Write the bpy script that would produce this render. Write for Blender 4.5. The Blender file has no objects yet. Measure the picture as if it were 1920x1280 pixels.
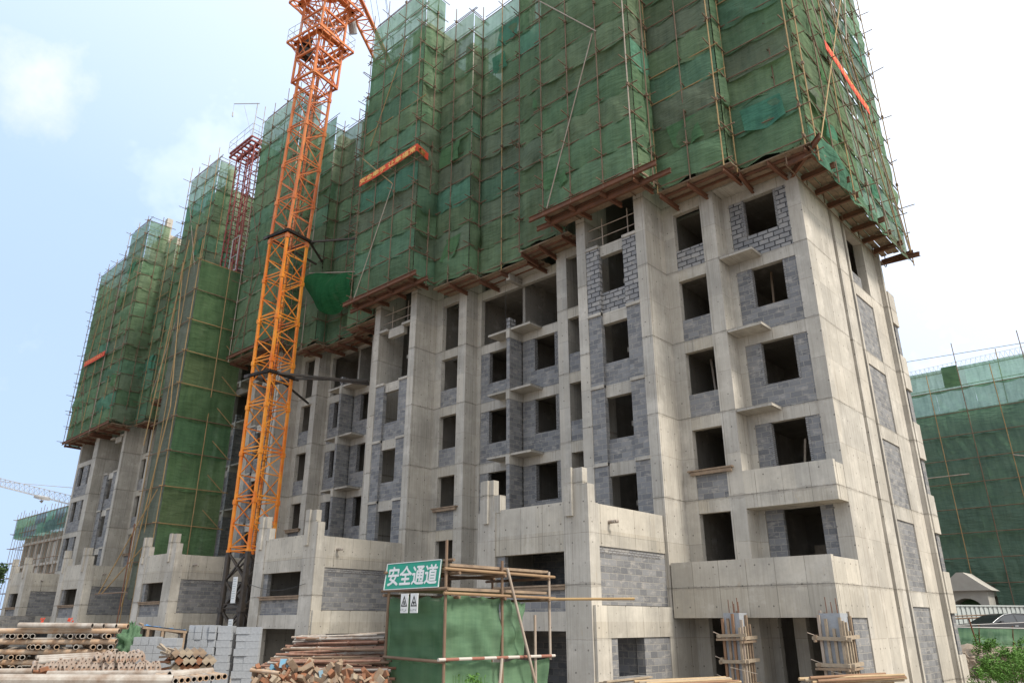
import bpy, math, random
from mathutils import Vector, Matrix, noise
random.seed(7)
R = math.radians
scene = bpy.context.scene
col = scene.collection

# ------------------------------------------------------------------ camera
YAW, PITCH = R(42.46), R(20.83)
cam = bpy.data.cameras.new("camera"); cam.lens = 25.99; cam.sensor_width = 36
cam.clip_end = 3000; cam.clip_start = 0.1
co = bpy.data.objects.new("camera", cam); col.objects.link(co)
co.location = (0, 0, 1.6); co.rotation_euler = (R(90) + PITCH, 0, YAW)
scene.camera = co

# ------------------------------------------------------------------ light
SUN_EL, SUN_AZ = R(50), R(83)          # azimuth clockwise from +Y
w = bpy.data.worlds.new("World"); scene.world = w; w.use_nodes = True
nt = w.node_tree; N = nt.nodes; L = nt.links
for n in list(N): N.remove(n)
out = N.new('ShaderNodeOutputWorld'); bg = N.new('ShaderNodeBackground'); bg.inputs[1].default_value = 0.15
sky = N.new('ShaderNodeTexSky'); sky.sky_type = 'NISHITA'; sky.sun_disc = False
sky.sun_elevation = SUN_EL; sky.sun_rotation = SUN_AZ; sky.air_density = 1.0; sky.dust_density = 2.5; sky.ozone_density = 2.0
# thin high cloud and haze: whitest round the sun, patchy away from it
tc = N.new('ShaderNodeTexCoord')
dot = N.new('ShaderNodeVectorMath'); dot.operation = 'DOT_PRODUCT'
sd = Vector((math.sin(SUN_AZ) * math.cos(SUN_EL), math.cos(SUN_AZ) * math.cos(SUN_EL), math.sin(SUN_EL)))
nrm = N.new('ShaderNodeVectorMath'); nrm.operation = 'NORMALIZE'; L.new(tc.outputs['Generated'], nrm.inputs[0])
L.new(nrm.outputs[0], dot.inputs[0]); dot.inputs[1].default_value = sd
mr = N.new('ShaderNodeMapRange'); mr.inputs[1].default_value = -0.15; mr.inputs[2].default_value = 0.50
mr.inputs[3].default_value = 0.90; mr.inputs[4].default_value = 1.0
L.new(dot.outputs['Value'], mr.inputs[0])
no = N.new('ShaderNodeTexNoise'); no.inputs['Scale'].default_value = 2.6; no.inputs['Detail'].default_value = 6; no.inputs['Roughness'].default_value = .62
L.new(nrm.outputs[0], no.inputs['Vector'])
mr2 = N.new('ShaderNodeMapRange'); mr2.inputs[1].default_value = 0.57; mr2.inputs[2].default_value = 0.80
mr2.inputs[3].default_value = 0.0; mr2.inputs[4].default_value = 0.55
L.new(no.outputs['Fac'], mr2.inputs[0])
ad = N.new('ShaderNodeMath'); ad.operation = 'ADD'; ad.use_clamp = True
L.new(mr.outputs[0], ad.inputs[0]); L.new(mr2.outputs[0], ad.inputs[1])
mx = N.new('ShaderNodeMix'); mx.data_type = 'RGBA'
L.new(ad.outputs[0], mx.inputs[0]); L.new(sky.outputs[0], mx.inputs[6])
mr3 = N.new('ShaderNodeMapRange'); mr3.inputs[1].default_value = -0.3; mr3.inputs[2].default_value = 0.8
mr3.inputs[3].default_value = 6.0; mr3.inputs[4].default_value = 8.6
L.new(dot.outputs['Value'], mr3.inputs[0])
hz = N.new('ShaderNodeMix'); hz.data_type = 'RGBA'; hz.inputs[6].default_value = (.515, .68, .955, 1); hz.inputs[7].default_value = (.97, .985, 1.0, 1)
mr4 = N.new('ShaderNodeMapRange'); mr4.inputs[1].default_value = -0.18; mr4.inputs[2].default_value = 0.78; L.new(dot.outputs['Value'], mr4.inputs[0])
# one small cumulus low in the left of the view
cd = N.new('ShaderNodeVectorMath'); cd.operation = 'DOT_PRODUCT'; L.new(nrm.outputs[0], cd.inputs[0]); cd.inputs[1].default_value = (-0.8284, 0.1300, 0.5448)
cn_ = N.new('ShaderNodeTexNoise'); cn_.inputs['Scale'].default_value = 13; cn_.inputs['Detail'].default_value = 7; cn_.inputs['Roughness'].default_value = .6; L.new(nrm.outputs[0], cn_.inputs['Vector'])
cm1 = N.new('ShaderNodeMapRange'); cm1.inputs[1].default_value = .9940; cm1.inputs[2].default_value = 1.002; L.new(cd.outputs['Value'], cm1.inputs[0])
cm2 = N.new('ShaderNodeMath'); cm2.operation = 'ADD'; L.new(cm1.outputs[0], cm2.inputs[0]); L.new(cn_.outputs['Fac'], cm2.inputs[1])
cm3 = N.new('ShaderNodeMapRange'); cm3.inputs[1].default_value = 1.0; cm3.inputs[2].default_value = 1.5; cm3.inputs[4].default_value = .75; L.new(cm2.outputs[0], cm3.inputs[0])
cadd = N.new('ShaderNodeMath'); cadd.operation = 'ADD'; L.new(cm3.outputs[0], cadd.inputs[0]); L.new(mr2.outputs[0], cadd.inputs[1])
ad2 = N.new('ShaderNodeMath'); ad2.operation = 'ADD'; ad2.use_clamp = True; L.new(mr4.outputs[0], ad2.inputs[0]); L.new(cadd.outputs[0], ad2.inputs[1])
L.new(ad2.outputs[0], hz.inputs[0])
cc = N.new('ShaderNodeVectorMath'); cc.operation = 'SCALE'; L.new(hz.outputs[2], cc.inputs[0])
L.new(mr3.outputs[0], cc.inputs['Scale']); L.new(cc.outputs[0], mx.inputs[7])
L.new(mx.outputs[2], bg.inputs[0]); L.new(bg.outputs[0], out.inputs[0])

su = bpy.data.lights.new("sun", 'SUN'); su.energy = 3.6; su.angle = R(12); su.color = (1, .94, .84)
so = bpy.data.objects.new("sun", su); col.objects.link(so); so.location = (40, -20, 60)
so.rotation_euler = (-sd).to_track_quat('-Z', 'Y').to_euler()

scene.view_settings.view_transform = 'Standard'; scene.view_settings.look = 'None'
scene.view_settings.exposure = 0.42; scene.view_settings.gamma = 1
scene.cycles.transparent_max_bounces = 12; scene.cycles.max_bounces = 6

# ------------------------------------------------------------------ materials
class G:
    """tiny node-graph helper"""
    def __init__(s, name):
        s.m = bpy.data.materials.new(name); s.m.use_nodes = True; s.t = s.m.node_tree
        s.b = s.t.nodes['Principled BSDF']; s.o = s.t.nodes['Material Output']
        s.b.inputs['Roughness'].default_value = .85; s.b.inputs['Specular IOR Level'].default_value = .25
    def n(s, ty, **k):
        x = s.t.nodes.new('ShaderNode' + ty)
        for a, v in k.items(): setattr(x, a, v)
        return x
    def l(s, a, b): s.t.links.new(a, b)
    def uv(s, sx=1, sy=1):
        u = s.n('UVMap'); mp = s.n('Mapping'); mp.inputs['Scale'].default_value = (sx, sy, 1); s.l(u.outputs[0], mp.inputs[0]); return mp.outputs[0]
    def obj(s, sc=1):
        u = s.n('TexCoord'); mp = s.n('Mapping'); mp.inputs['Scale'].default_value = (sc,) * 3; s.l(u.outputs['Object'], mp.inputs[0]); return mp.outputs[0]
    def noise(s, v, sc, det=4, ro=.6):
        x = s.n('TexNoise'); x.inputs['Scale'].default_value = sc; x.inputs['Detail'].default_value = det; x.inputs['Roughness'].default_value = ro
        s.l(v, x.inputs['Vector']); return x.outputs['Fac']
    def rng(s, v, a, b, c=0, d=1):
        x = s.n('MapRange'); x.inputs[1].default_value = a; x.inputs[2].default_value = b; x.inputs[3].default_value = c; x.inputs[4].default_value = d
        s.l(v, x.inputs[0]); return x.outputs[0]
    def mix(s, f, a, b, mode='MIX'):
        x = s.n('Mix', data_type='RGBA', blend_type=mode)
        for i, v in ((0, f), (6, a), (7, b)):
            if isinstance(v, (int, float)): x.inputs[i].default_value = v
            elif isinstance(v, tuple): x.inputs[i].default_value = v + (1,) if len(v) == 3 else v
            else: s.l(v, x.inputs[i])
        return x.outputs[2]
    def math(s, op, a, b=None):
        x = s.n('Math', operation=op)
        for i, v in ((0, a), (1, b)):
            if v is None: continue
            if isinstance(v, (int, float)): x.inputs[i].default_value = v
            else: s.l(v, x.inputs[i])
        return x.outputs[0]
    def bump(s, h, st=.3, dist=.02):
        x = s.n('Bump'); x.inputs['Strength'].default_value = st; x.inputs['Distance'].default_value = dist
        s.l(h, x.inputs['Height']); s.l(x.outputs[0], s.b.inputs['Normal'])
    def base(s, c):
        if isinstance(c, tuple): s.b.inputs['Base Color'].default_value = c + (1,)
        else: s.l(c, s.b.inputs['Base Color'])

def concrete(name, dark, light, warm, ba=.18, sa=.42):
    g = G(name); uv = g.uv(); o = g.obj()
    sep = g.n('SeparateXYZ'); g.l(uv, sep.inputs[0]); u, v = sep.outputs[0], sep.outputs[1]
    big = g.noise(o, .55, 6, .65); streak = g.noise(g.uv(9, .28), 1, 4, .65); fine = g.noise(o, 14, 5, .7)
    board = g.noise(g.uv(24, .06), 1, 2, .5)
    f = g.math('ADD', g.math('MULTIPLY', big, .66), g.math('MULTIPLY', streak, .34))
    c = g.mix(g.rng(f, .36, .64), dark, light)
    # pour lifts of slightly different cement
    lift = g.n('TexWhiteNoise', noise_dimensions='2D'); cb = g.n('CombineXYZ')
    g.l(g.math('FLOOR', g.math('DIVIDE', g.math('SUBTRACT', v, 2.65), 1.475)), cb.inputs[0])
    g.l(g.math('FLOOR', g.math('DIVIDE', u, 3.1)), cb.inputs[1]); g.l(cb.outputs[0], lift.inputs['Vector'])
    c = g.mix(g.rng(lift.outputs['Value'], 0, 1, 0, .42), c, warm)
    c = g.mix(g.rng(board, .35, .7, 0, ba), c, tuple(x * 1.22 for x in light))
    # formwork panel seams and pour joints
    fu = g.math('FRACT', g.math('DIVIDE', g.math('ADD', u, 50), .915)); su_ = g.math('LESS_THAN', fu, .02)
    fv = g.math('FRACT', g.math('DIVIDE', g.math('ADD', g.math('SUBTRACT', v, 2.65), g.math('MULTIPLY', fine, .03)), 2.95)); sv = g.math('LESS_THAN', fv, .010)
    fv2 = g.math('LESS_THAN', g.math('ABSOLUTE', g.math('SUBTRACT', fv, .5)), .003)
    seam = g.math('MAXIMUM', g.math('MULTIPLY', su_, .7), g.math('MAXIMUM', g.math('MULTIPLY', sv, .75), g.math('MULTIPLY', fv2, .5)))
    seam = g.math('MULTIPLY', seam, g.rng(g.noise(o, 1.7, 3), .30, .52))
    near = g.math('LESS_THAN', g.math('ABSOLUTE', g.math('SUBTRACT', g.math('FRACT', g.math('ADD', fv, .5)), .5)), g.rng(g.noise(o, 2.3, 5, .7), .35, .75, 0, .045))
    c = g.mix(g.math('MULTIPLY', near, .38), c, (.20, .18, .15))
    c = g.mix(seam, c, (.12, .105, .085))
    # tie holes
    hu = g.math('SUBTRACT', g.math('FRACT', g.math('DIVIDE', u, .46)), .5); hv = g.math('SUBTRACT', g.math('FRACT', g.math('DIVIDE', v, .59)), .5)
    d = g.math('SQRT', g.math('ADD', g.math('MULTIPLY', g.math('MULTIPLY', hu, hu), .21), g.math('MULTIPLY', g.math('MULTIPLY', hv, hv), .35)))
    th_ = g.n('TexWhiteNoise', noise_dimensions='2D'); ct = g.n('CombineXYZ'); g.l(g.math('FLOOR', g.math('DIVIDE', u, .46)), ct.inputs[0]); g.l(g.math('FLOOR', g.math('DIVIDE', v, .59)), ct.inputs[1]); g.l(ct.outputs[0], th_.inputs['Vector'])
    c = g.mix(g.math('MULTIPLY', g.math('LESS_THAN', g.math('ADD', d, g.math('MULTIPLY', fine, .02)), .036), g.rng(th_.outputs['Value'], .35, .5, 0, .75)), c, (.05, .045, .04))
    pit = g.n('TexVoronoi'); pit.inputs['Scale'].default_value = 3.2; g.l(uv, pit.inputs['Vector'])
    c = g.mix(g.math('MULTIPLY', g.math('LESS_THAN', pit.outputs['Distance'], .07), .45), c, (.09, .08, .07))
    pn = g.n('TexWhiteNoise', noise_dimensions='2D'); cp = g.n('CombineXYZ')
    g.l(g.math('FLOOR', g.math('DIVIDE', g.math('ADD', u, 50), .915)), cp.inputs[0]); g.l(g.math('FLOOR', g.math('DIVIDE', g.math('SUBTRACT', v, 2.65), 1.475)), cp.inputs[1]); g.l(cp.outputs[0], pn.inputs['Vector'])
    c = g.mix(g.rng(pn.outputs['Value'], .55, 1, 0, .30), c, (.235, .22, .19))
    sk = g.noise(g.uv(14, .10), 1, 3, .6)
    c = g.mix(g.rng(sk, .60, .74, 0, sa), c, (.20, .18, .15))
    # damp run-off stains and rust freckles
    st = g.noise(g.uv(2.2, .16), 1, 5, .7)
    c = g.mix(g.rng(st, .56, .78, 0, .6), c, (.19, .165, .135))
    ru = g.noise(g.uv(3.0, .9), 1.3, 5, .7)
    c = g.mix(g.rng(ru, .62, .80, 0, .38), c, (.40, .27, .13))
    ef = g.noise(o, 1.1, 5, .7)
    c = g.mix(g.rng(ef, .55, .75, 0, .5), c, (.56, .52, .46))
    gs = g.noise(o, .9, 6, .72); c = g.mix(g.rng(gs, .50, .68, 0, .42), c, (.27, .255, .228))
    c = g.mix(g.rng(fine, .62, .78, 0, .3), c, (.16, .14, .12))
    g.base(c); g.bump(g.math('ADD', g.math('MULTIPLY', fine, .6), g.math('MULTIPLY', board, .7)), .35, .02)
    return g.m

def blocks(name, c1, c2, mortar, ms=.012, bw=.4, rh=.2):
    g = G(name); uv = g.uv(); o = g.obj()
    br = g.n('TexBrick'); br.offset = .5
    wob = g.noise(o, 2.5, 3)
    vm = g.n('VectorMath', operation='ADD'); g.l(uv, vm.inputs[0])
    cb = g.n('CombineXYZ'); g.l(g.rng(wob, 0, 1, -.02, .02), cb.inputs[0]); g.l(g.rng(wob, 0, 1, -.012, .012), cb.inputs[1]); g.l(cb.outputs[0], vm.inputs[1])
    g.l(vm.outputs[0], br.inputs['Vector'])
    br.inputs['Scale'].default_value = 1; br.inputs['Brick Width'].default_value = bw; br.inputs['Row Height'].default_value = rh
    br.inputs['Mortar Size'].default_value = ms; br.inputs['Mortar Smooth'].default_value = .15; br.inputs['Bias'].default_value = -.1
    br.inputs['Color1'].default_value = c1 + (1,); br.inputs['Color2'].default_value = c2 + (1,); br.inputs['Mortar'].default_value = mortar + (1,)
    n1 = g.noise(o, 22, 5, .75); n2 = g.noise(o, .9, 4)
    c = g.mix(g.rng(n1, .42, .75, 0, .3), br.outputs['Color'], (.25, .245, .24))
    c = g.mix(g.rng(n2, .55, .8, 0, .45), c, (.34, .31, .27))
    # smeared mortar splashes
    sm = g.noise(g.uv(2.2, 5), 1, 5, .7)
    c = g.mix(g.rng(sm, .53, .66, 0, .62), c, (.36, .335, .30))
    g.base(c); g.bump(g.math('ADD', g.math('MULTIPLY', br.outputs['Fac'], -1.0), g.math('MULTIPLY', n1, .5)), .6, .02)
    return g.m

def plain(name, c, c2=None, sc=6, rough=.7, metal=0, spec=.25, bump=.15, amt=.6, stretch=None):
    g = G(name); o = g.obj()
    if stretch:
        u = g.n('TexCoord'); mp = g.n('Mapping'); mp.inputs['Scale'].default_value = stretch; g.l(u.outputs['Object'], mp.inputs[0]); o = mp.outputs[0]
    n1 = g.noise(o, sc, 5, .65)
    c2 = c2 or tuple(x * .55 for x in c)
    g.base(g.mix(g.rng(n1, .5 - .18, .5 + .2, 0, amt), c, c2)); g.b.inputs['Roughness'].default_value = rough
    g.b.inputs['Metallic'].default_value = metal; g.b.inputs['Specular IOR Level'].default_value = spec
    if bump: g.bump(n1, bump, .02)
    return g.m

def netting(name, alpha=(.04, .19), use_tint=True, c=(.05, .16, .09), bd=.10):
    g = G(name); g.t.nodes.remove(g.b)
    uv = g.uv(); sep = g.n('SeparateXYZ'); g.l(uv, sep.inputs[0])
    if use_tint:
        at_ = g.n('Attribute', attribute_name='tint'); tint = at_.outputs['Color']
    else:
        r_ = g.n('RGB'); r_.outputs[0].default_value = c + (1,); tint = r_.outputs[0]
    st = g.noise(g.uv(3.5, .35), 1, 4, .7); fi = g.noise(g.uv(1, 6), 2.5, 5, .7); big = g.noise(g.obj(), .8, 4)
    k = g.math('ADD', g.math('MULTIPLY', st, .45), g.math('ADD', g.math('MULTIPLY', fi, .25), g.math('MULTIPLY', big, .3)))
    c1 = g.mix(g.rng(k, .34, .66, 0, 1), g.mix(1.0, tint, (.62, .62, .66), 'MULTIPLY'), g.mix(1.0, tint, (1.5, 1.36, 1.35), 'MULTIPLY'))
    dust = g.rng(g.noise(g.uv(1.2, .5), 1.2, 5, .7), .56, .8, 0, .45)
    c1 = g.mix(dust, c1, (.17, .17, .12))
    df = g.n('BsdfDiffuse'); tr = g.n('BsdfTranslucent'); tp = g.n('BsdfTransparent')
    g.l(c1, df.inputs[0]); g.l(g.mix(1.0, c1, (1.0, 1.22, 1.06), 'MULTIPLY'), tr.inputs[0])
    tp.inputs[0].default_value = (.72, .82, .72, 1)
    m1 = g.n('MixShader'); m1.inputs[0].default_value = .45; g.l(df.outputs[0], m1.inputs[1]); g.l(tr.outputs[0], m1.inputs[2])
    m2 = g.n('MixShader'); g.l(g.rng(k, .35, .66, alpha[0], alpha[1]), m2.inputs[0])
    g.l(m1.outputs[0], m2.inputs[1]); g.l(tp.outputs[0], m2.inputs[2])
    bp = g.n('Bump'); bp.inputs['Strength'].default_value = .9; bp.inputs['Distance'].default_value = bd
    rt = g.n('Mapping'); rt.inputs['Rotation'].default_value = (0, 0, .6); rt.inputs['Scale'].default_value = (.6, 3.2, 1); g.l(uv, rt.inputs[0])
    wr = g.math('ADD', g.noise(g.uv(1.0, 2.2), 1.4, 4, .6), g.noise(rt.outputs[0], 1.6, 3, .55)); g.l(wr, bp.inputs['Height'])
    fold_shade = g.rng(g.noise(rt.outputs[0], 2.4, 4, .6), .60, .72, 0, .35); c1 = g.mix(fold_shade, c1, g.mix(1.0, c1, (.45, .5, .5), 'MULTIPLY')); g.l(c1, df.inputs[0])  # shade of slanting folds put into the cloth colour
    g.l(bp.outputs[0], df.inputs['Normal']); g.l(bp.outputs[0], tr.inputs['Normal'])
    g.l(m2.outputs[0], g.o.inputs[0]); return g.m

M = {}
M['conc'] = concrete('concrete', (.245, .228, .20), (.472, .443, .393), (.49, .435, .352))
M['conc_light'] = concrete('concrete_steel_formed', (.30, .28, .245), (.51, .475, .41), (.54, .475, .375), .05, .25)
M['conc_board'] = concrete('concrete_board_marked', (.24, .222, .19), (.44, .405, .345), (.47, .40, .29), .38, .75)
M['conc_shaded'] = concrete('concrete_shaded', (.17, .155, .135), (.25, .23, .20), (.24, .21, .17))  # same concrete toned darker: indoor shade is put into the colour
M['blk'] = blocks('block_masonry', (.120, .122, .129), (.215, .215, .218), (.265, .25, .225), .011)
M['blk_raw'] = blocks('block_masonry_open_joints', (.185, .185, .19), (.30, .29, .28), (.035, .035, .038), .024)
M['brick'] = blocks('brick_course', (.19, .19, .20), (.27, .265, .26), (.10, .095, .09), .014, .2, .07)
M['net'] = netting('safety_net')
M['net_pale'] = netting('safety_net_thin', (.16, .42))
M['net_solid'] = netting('safety_net_dense', (.04, .16), False, (.150, .265, .160), .012)
M['net_grey'] = netting('mesh_grey', (.12, .35), False, (.20, .225, .185))
M['net_far'] = netting('safety_net_far', (.10, .25), False, (.15, .25, .19))
M['pole'] = plain('rusty_pole', (.135, .085, .055), (.22, .16, .11), 3, .75)
M['pole_tan'] = plain('yellowed_pole', (.33, .225, .10), (.22, .14, .08), 3, .7)
M['pole_pale'] = plain('galvanised_pole', (.36, .31, .26), (.22, .14, .09), 2, .6)
g = G('banded_pole'); wv = g.n('TexWave', wave_type='BANDS', bands_direction='X'); wv.inputs['Scale'].default_value = .5
g.l(g.uv(1, 1), wv.inputs['Vector']); g.base(g.mix(g.math('GREATER_THAN', wv.outputs['Fac'], .5), (.42, .38, .34), (.24, .11, .08))); M['pole_band'] = g.m
M['pole_old'] = plain('brown_pole', (.26, .17, .095), (.16, .10, .065), 4, .8)
M['net_dim'] = netting('safety_net_shaded_front', (.18, .38), False, (.115, .20, .125), .012)  # darker net: the passage's inner shade is put into its colour
M['rust'] = plain('rusty_steel', (.18, .080, .046), (.09, .052, .038), 3, .85, amt=.8)
M['plank'] = plain('old_planks', (.30, .22, .15), (.14, .10, .075), 4, .9, stretch=(1, 1, 1), amt=.8)
M['wood'] = plain('formwork_timber', (.35, .285, .21), (.19, .15, .11), 7, .9, amt=.7)
M['wood_red'] = plain('stained_timber', (.25, .145, .085), (.17, .11, .075), 7, .9)
M['bamboo'] = plain('fresh_timber', (.40, .295, .175), (.28, .19, .11), 5, .8)
def crane_paint(name, a, c, rustc):
    g = G(name); o = g.obj(); n1 = g.noise(o, .8, 3); n2 = g.noise(o, 7, 6, .75)
    k = g.mix(g.rng(n1, .4, .62), a, c); k = g.mix(g.rng(n2, .58, .70, 0, .75), k, rustc)
    g.base(k); g.b.inputs['Roughness'].default_value = .55; g.bump(n2, .2, .01); return g.m
M['orange'] = crane_paint('crane_paint', (.70, .27, .035), (.60, .15, .022), (.22, .085, .035))
M['orange_red'] = crane_paint('crane_paint_faded', (.58, .20, .07), (.46, .13, .05), (.20, .09, .05))
M['black'] = plain('black_steel', (.035, .033, .032), (.10, .075, .055), 4, .6)
M['dark'] = plain('dark_equipment', (.03, .03, .03), None, 4, .5)
M['hoist'] = plain('hoist_red_paint', (.27, .065, .055), (.16, .05, .045), 3, .6)
M['white'] = plain('white_sheet', (.68, .69, .68), (.48, .47, .44), 9, .6, bump=0, amt=.4)
M['sign_green'] = plain('sign_green', (.02, .30, .20), (.05, .24, .18), 5, .6, bump=0, amt=.8)
M['ink'] = plain('sign_black', (.02, .02, .02), None, 3, .6, bump=0)
M['red'] = plain('banner_red', (.58, .075, .035), (.46, .06, .035), 3, .8, bump=0)
M['gold'] = plain('banner_yellow', (.70, .43, .13), (.6, .33, .10), 3, .8, bump=0)
M['pipe'] = plain('cement_stained_pipe', (.38, .355, .32), (.17, .115, .08), 3.5, .8, amt=.85)
M['pipe_rust'] = plain('rusty_pipe', (.34, .20, .11), (.40, .34, .27), 4, .8, amt=.9)
M['bore'] = plain('pipe_bore', (.05, .04, .035), None, 4, .9)
M['flange'] = plain('flange_steel', (.38, .34, .30), (.25, .14, .085), 9, .8, amt=.9)
M['tube'] = plain('rusty_tube', (.19, .09, .058), (.30, .20, .15), 6, .85, amt=.8)
M['cblock'] = plain('grey_concrete_block', (.31, .325, .345), (.24, .25, .265), 16, .95, amt=.8, bump=.5)
M['tarp'] = plain('blue_tarpaulin', (.05, .19, .45), (.16, .30, .50), 3, .6)
M['bluepaint'] = plain('worn_blue_paint', (.10, .27, .40), (.28, .28, .25), 6, .7)
M['orangerust'] = plain('bright_rust', (.26, .11, .055), (.15, .085, .055), 9, .9, amt=.9)
M['ground'] = plain('site_soil', (.20, .165, .125), (.33, .30, .26), 1.2, 1, amt=.9, bump=.6)
M['dirt'] = plain('dirt_mound', (.17, .125, .085), (.27, .235, .20), 3, 1, amt=.9, bump=1)
M['leaf'] = plain('shrub_leaf', (.085, .19, .03), (.05, .11, .02), 2, .7, bump=0)
M['leaf_dark'] = plain('tree_leaf', (.075, .125, .045), (.045, .08, .03), .5, .7, bump=0)
M['bark'] = plain('bark', (.12, .09, .06), None, 6, .9)
M['paint_black'] = plain('car_paint', (.012, .012, .015), (.02, .02, .02), 1, .12, spec=.8, bump=0)
M['glass'] = plain('car_glass', (.02, .025, .03), None, 1, .05, spec=1, bump=0)
M['chrome'] = plain('chrome_trim', (.7, .7, .7), None, 1, .2, metal=1, bump=0)
M['rubber'] = plain('tyre_rubber', (.02, .02, .02), None, 3, .9)
M['hoarding'] = plain('hoarding_sheet', (.42, .45, .44), (.34, .37, .36), 1.5, .7, amt=.6)
M['pale_conc'] = plain('pale_concrete', (.42, .39, .34), (.33, .31, .28), .8, .9, amt=.8)  # far frames: distance haze is put into this pale colour
M['white_steel'] = plain('white_steel', (.38, .37, .36), None, 1, .6, bump=0, amt=.2)
M['stone'] = plain('pale_render', (.40, .38, .34), (.30, .28, .25), 1.5, .9)

# ------------------------------------------------------------------ mesh helpers
ORG = {}
class B:
    def __init__(s): s.v = []; s.f = []; s.uv = []; s.t = []; s.c = None; s.mi = []; s.curm = 0
    def quad(s, P, uv=None):
        i = len(s.v); s.v += [tuple(p) for p in P]; s.f.append(tuple(range(i, i + len(P)))); s.mi.append(s.curm)
        if uv is None:
            a = Vector(P[1]) - Vector(P[0]); b = Vector(P[2]) - Vector(P[0]); n = a.cross(b)
            ax, ay, az = abs(n.x), abs(n.y), abs(n.z)
            if az >= ax and az >= ay: uv = [(p[0], p[1]) for p in P]
            elif ax > ay: uv = [(p[1], p[2]) for p in P]
            else: uv = [(p[0], p[2]) for p in P]
        s.uv += uv; return s
    def hexa(s, b, t):
        """b,t: 4 bottom and 4 top points, counter-clockwise from above"""
        s.quad([b[3], b[2], b[1], b[0]]); s.quad(t)
        for i in range(4): j = (i + 1) % 4; s.quad([b[i], b[j], t[j], t[i]])
        return s
    def box(s, xa, xb, ya, yb, za, zb):
        x0, x1 = sorted((xa, xb)); y0, y1 = sorted((ya, yb)); z0, z1 = sorted((za, zb))
        return s.hexa([(x0, y0, z0), (x1, y0, z0), (x1, y1, z0), (x0, y1, z0)], [(x0, y0, z1), (x1, y0, z1), (x1, y1, z1), (x0, y1, z1)])
    def obox(s, p, q, w_, h_, up=(0, 0, 1)):
        """beam from p to q, width w_, height h_"""
        p = Vector(p); q = Vector(q); d = (q - p).normalized(); up = Vector(up)
        if abs(d.dot(up)) > .98: up = Vector((0, 1, 0))
        sx = d.cross(up).normalized() * w_ / 2; sy = sx.cross(d).normalized() * h_ / 2
        c = [(-1, -1), (1, -1), (1, 1), (-1, 1)]
        A = [p + sx * a + sy * b for a, b in c]; C = [q + sx * a + sy * b for a, b in c]
        Ln = (q - p).length
        s.quad(A[::-1]); s.quad(C)
        for i in range(4):
            j = (i + 1) % 4; s.quad([A[i], A[j], C[j], C[i]], [(0, 0), (.1, 0), (.1, Ln), (0, Ln)])
        return s
    def tube(s, p, q, r, n=6, cap=True, r2=None):
        p = Vector(p); q = Vector(q); d = q - p; Ln = d.length
        if Ln < 1e-6: return s
        d /= Ln; a = d.cross(Vector((0, 0, 1))) if abs(d.z) < .9 else d.cross(Vector((1, 0, 0)))
        a.normalize(); b = d.cross(a); r2 = r if r2 is None else r2
        A = [p + (a * math.cos(k * 2 * math.pi / n) + b * math.sin(k * 2 * math.pi / n)) * r for k in range(n)]
        C = [q + (a * math.cos(k * 2 * math.pi / n) + b * math.sin(k * 2 * math.pi / n)) * r2 for k in range(n)]
        for k in range(n):
            j = (k + 1) % n
            s.quad([A[k], A[j], C[j], C[k]], [(0, k * .03), (0, k * .03 + .03), (Ln, k * .03 + .03), (Ln, k * .03)])
        if cap: s.quad(A[::-1]); s.quad(C)
        return s
    def pipe(s, p, q, r, wall=.012, n=12, m_in=1):
        """hollow pipe, bore visible at both ends"""
        s.tube(p, q, r, n, False)
        p = Vector(p); q = Vector(q); d = (q - p).normalized()
        a = d.cross(Vector((0, 0, 1))) if abs(d.z) < .9 else d.cross(Vector((1, 0, 0)))
        a.normalize(); b = d.cross(a); ri = r - wall
        for e, e2 in ((p, p + d * .25), (q, q - d * .25)):
            O = [e + (a * math.cos(k * 2 * math.pi / n) + b * math.sin(k * 2 * math.pi / n)) * r for k in range(n)]
            I = [e + (a * math.cos(k * 2 * math.pi / n) + b * math.sin(k * 2 * math.pi / n)) * ri for k in range(n)]
            J = [e2 + (a * math.cos(k * 2 * math.pi / n) + b * math.sin(k * 2 * math.pi / n)) * ri for k in range(n)]
            for k in range(n):
                j = (k + 1) % n; s.curm = 0; s.quad([O[k], O[j], I[j], I[k]]); s.curm = m_in; s.quad([I[k], I[j], J[j], J[k]])
            s.quad(J); s.curm = 0
        return s
    def prism(s, poly, axis, a, b):
        """poly: 2-D outline; axis 'x','y' or 'z' extrusion from a to b"""
        def P(u, v, t): return {'x': (t, u, v), 'y': (u, t, v), 'z': (u, v, t)}[axis]
        A = [P(u, v, a) for u, v in poly]; C = [P(u, v, b) for u, v in poly]
        s.quad(A); s.quad(C[::-1])
        for i in range(len(poly)): j = (i + 1) % len(poly); s.quad([A[i], C[i], C[j], A[j]])
        return s
    def mesh(s, name, mats, org=(0, 0, 0), smooth=False):
        me = bpy.data.meshes.new(name); ox, oy, oz = org
        me.from_pydata([(x - ox, y - oy, z - oz) for x, y, z in s.v], [], s.f)
        ul = me.uv_layers.new(name='UVMap')
        fl = [c for p in s.uv for c in p]; ul.data.foreach_set('uv', fl)
        for m in (mats if isinstance(mats, (list, tuple)) else [mats]): me.materials.append(m)
        if any(s.mi): me.polygons.foreach_set('material_index', s.mi)
        if s.c:
            at_ = me.color_attributes.new('tint', 'FLOAT_COLOR', 'POINT'); at_.data.foreach_set('color', [x for c in s.c for x in c])
        if smooth: me.polygons.foreach_set('use_smooth', [True] * len(s.f))
        me.update(); return me
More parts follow.
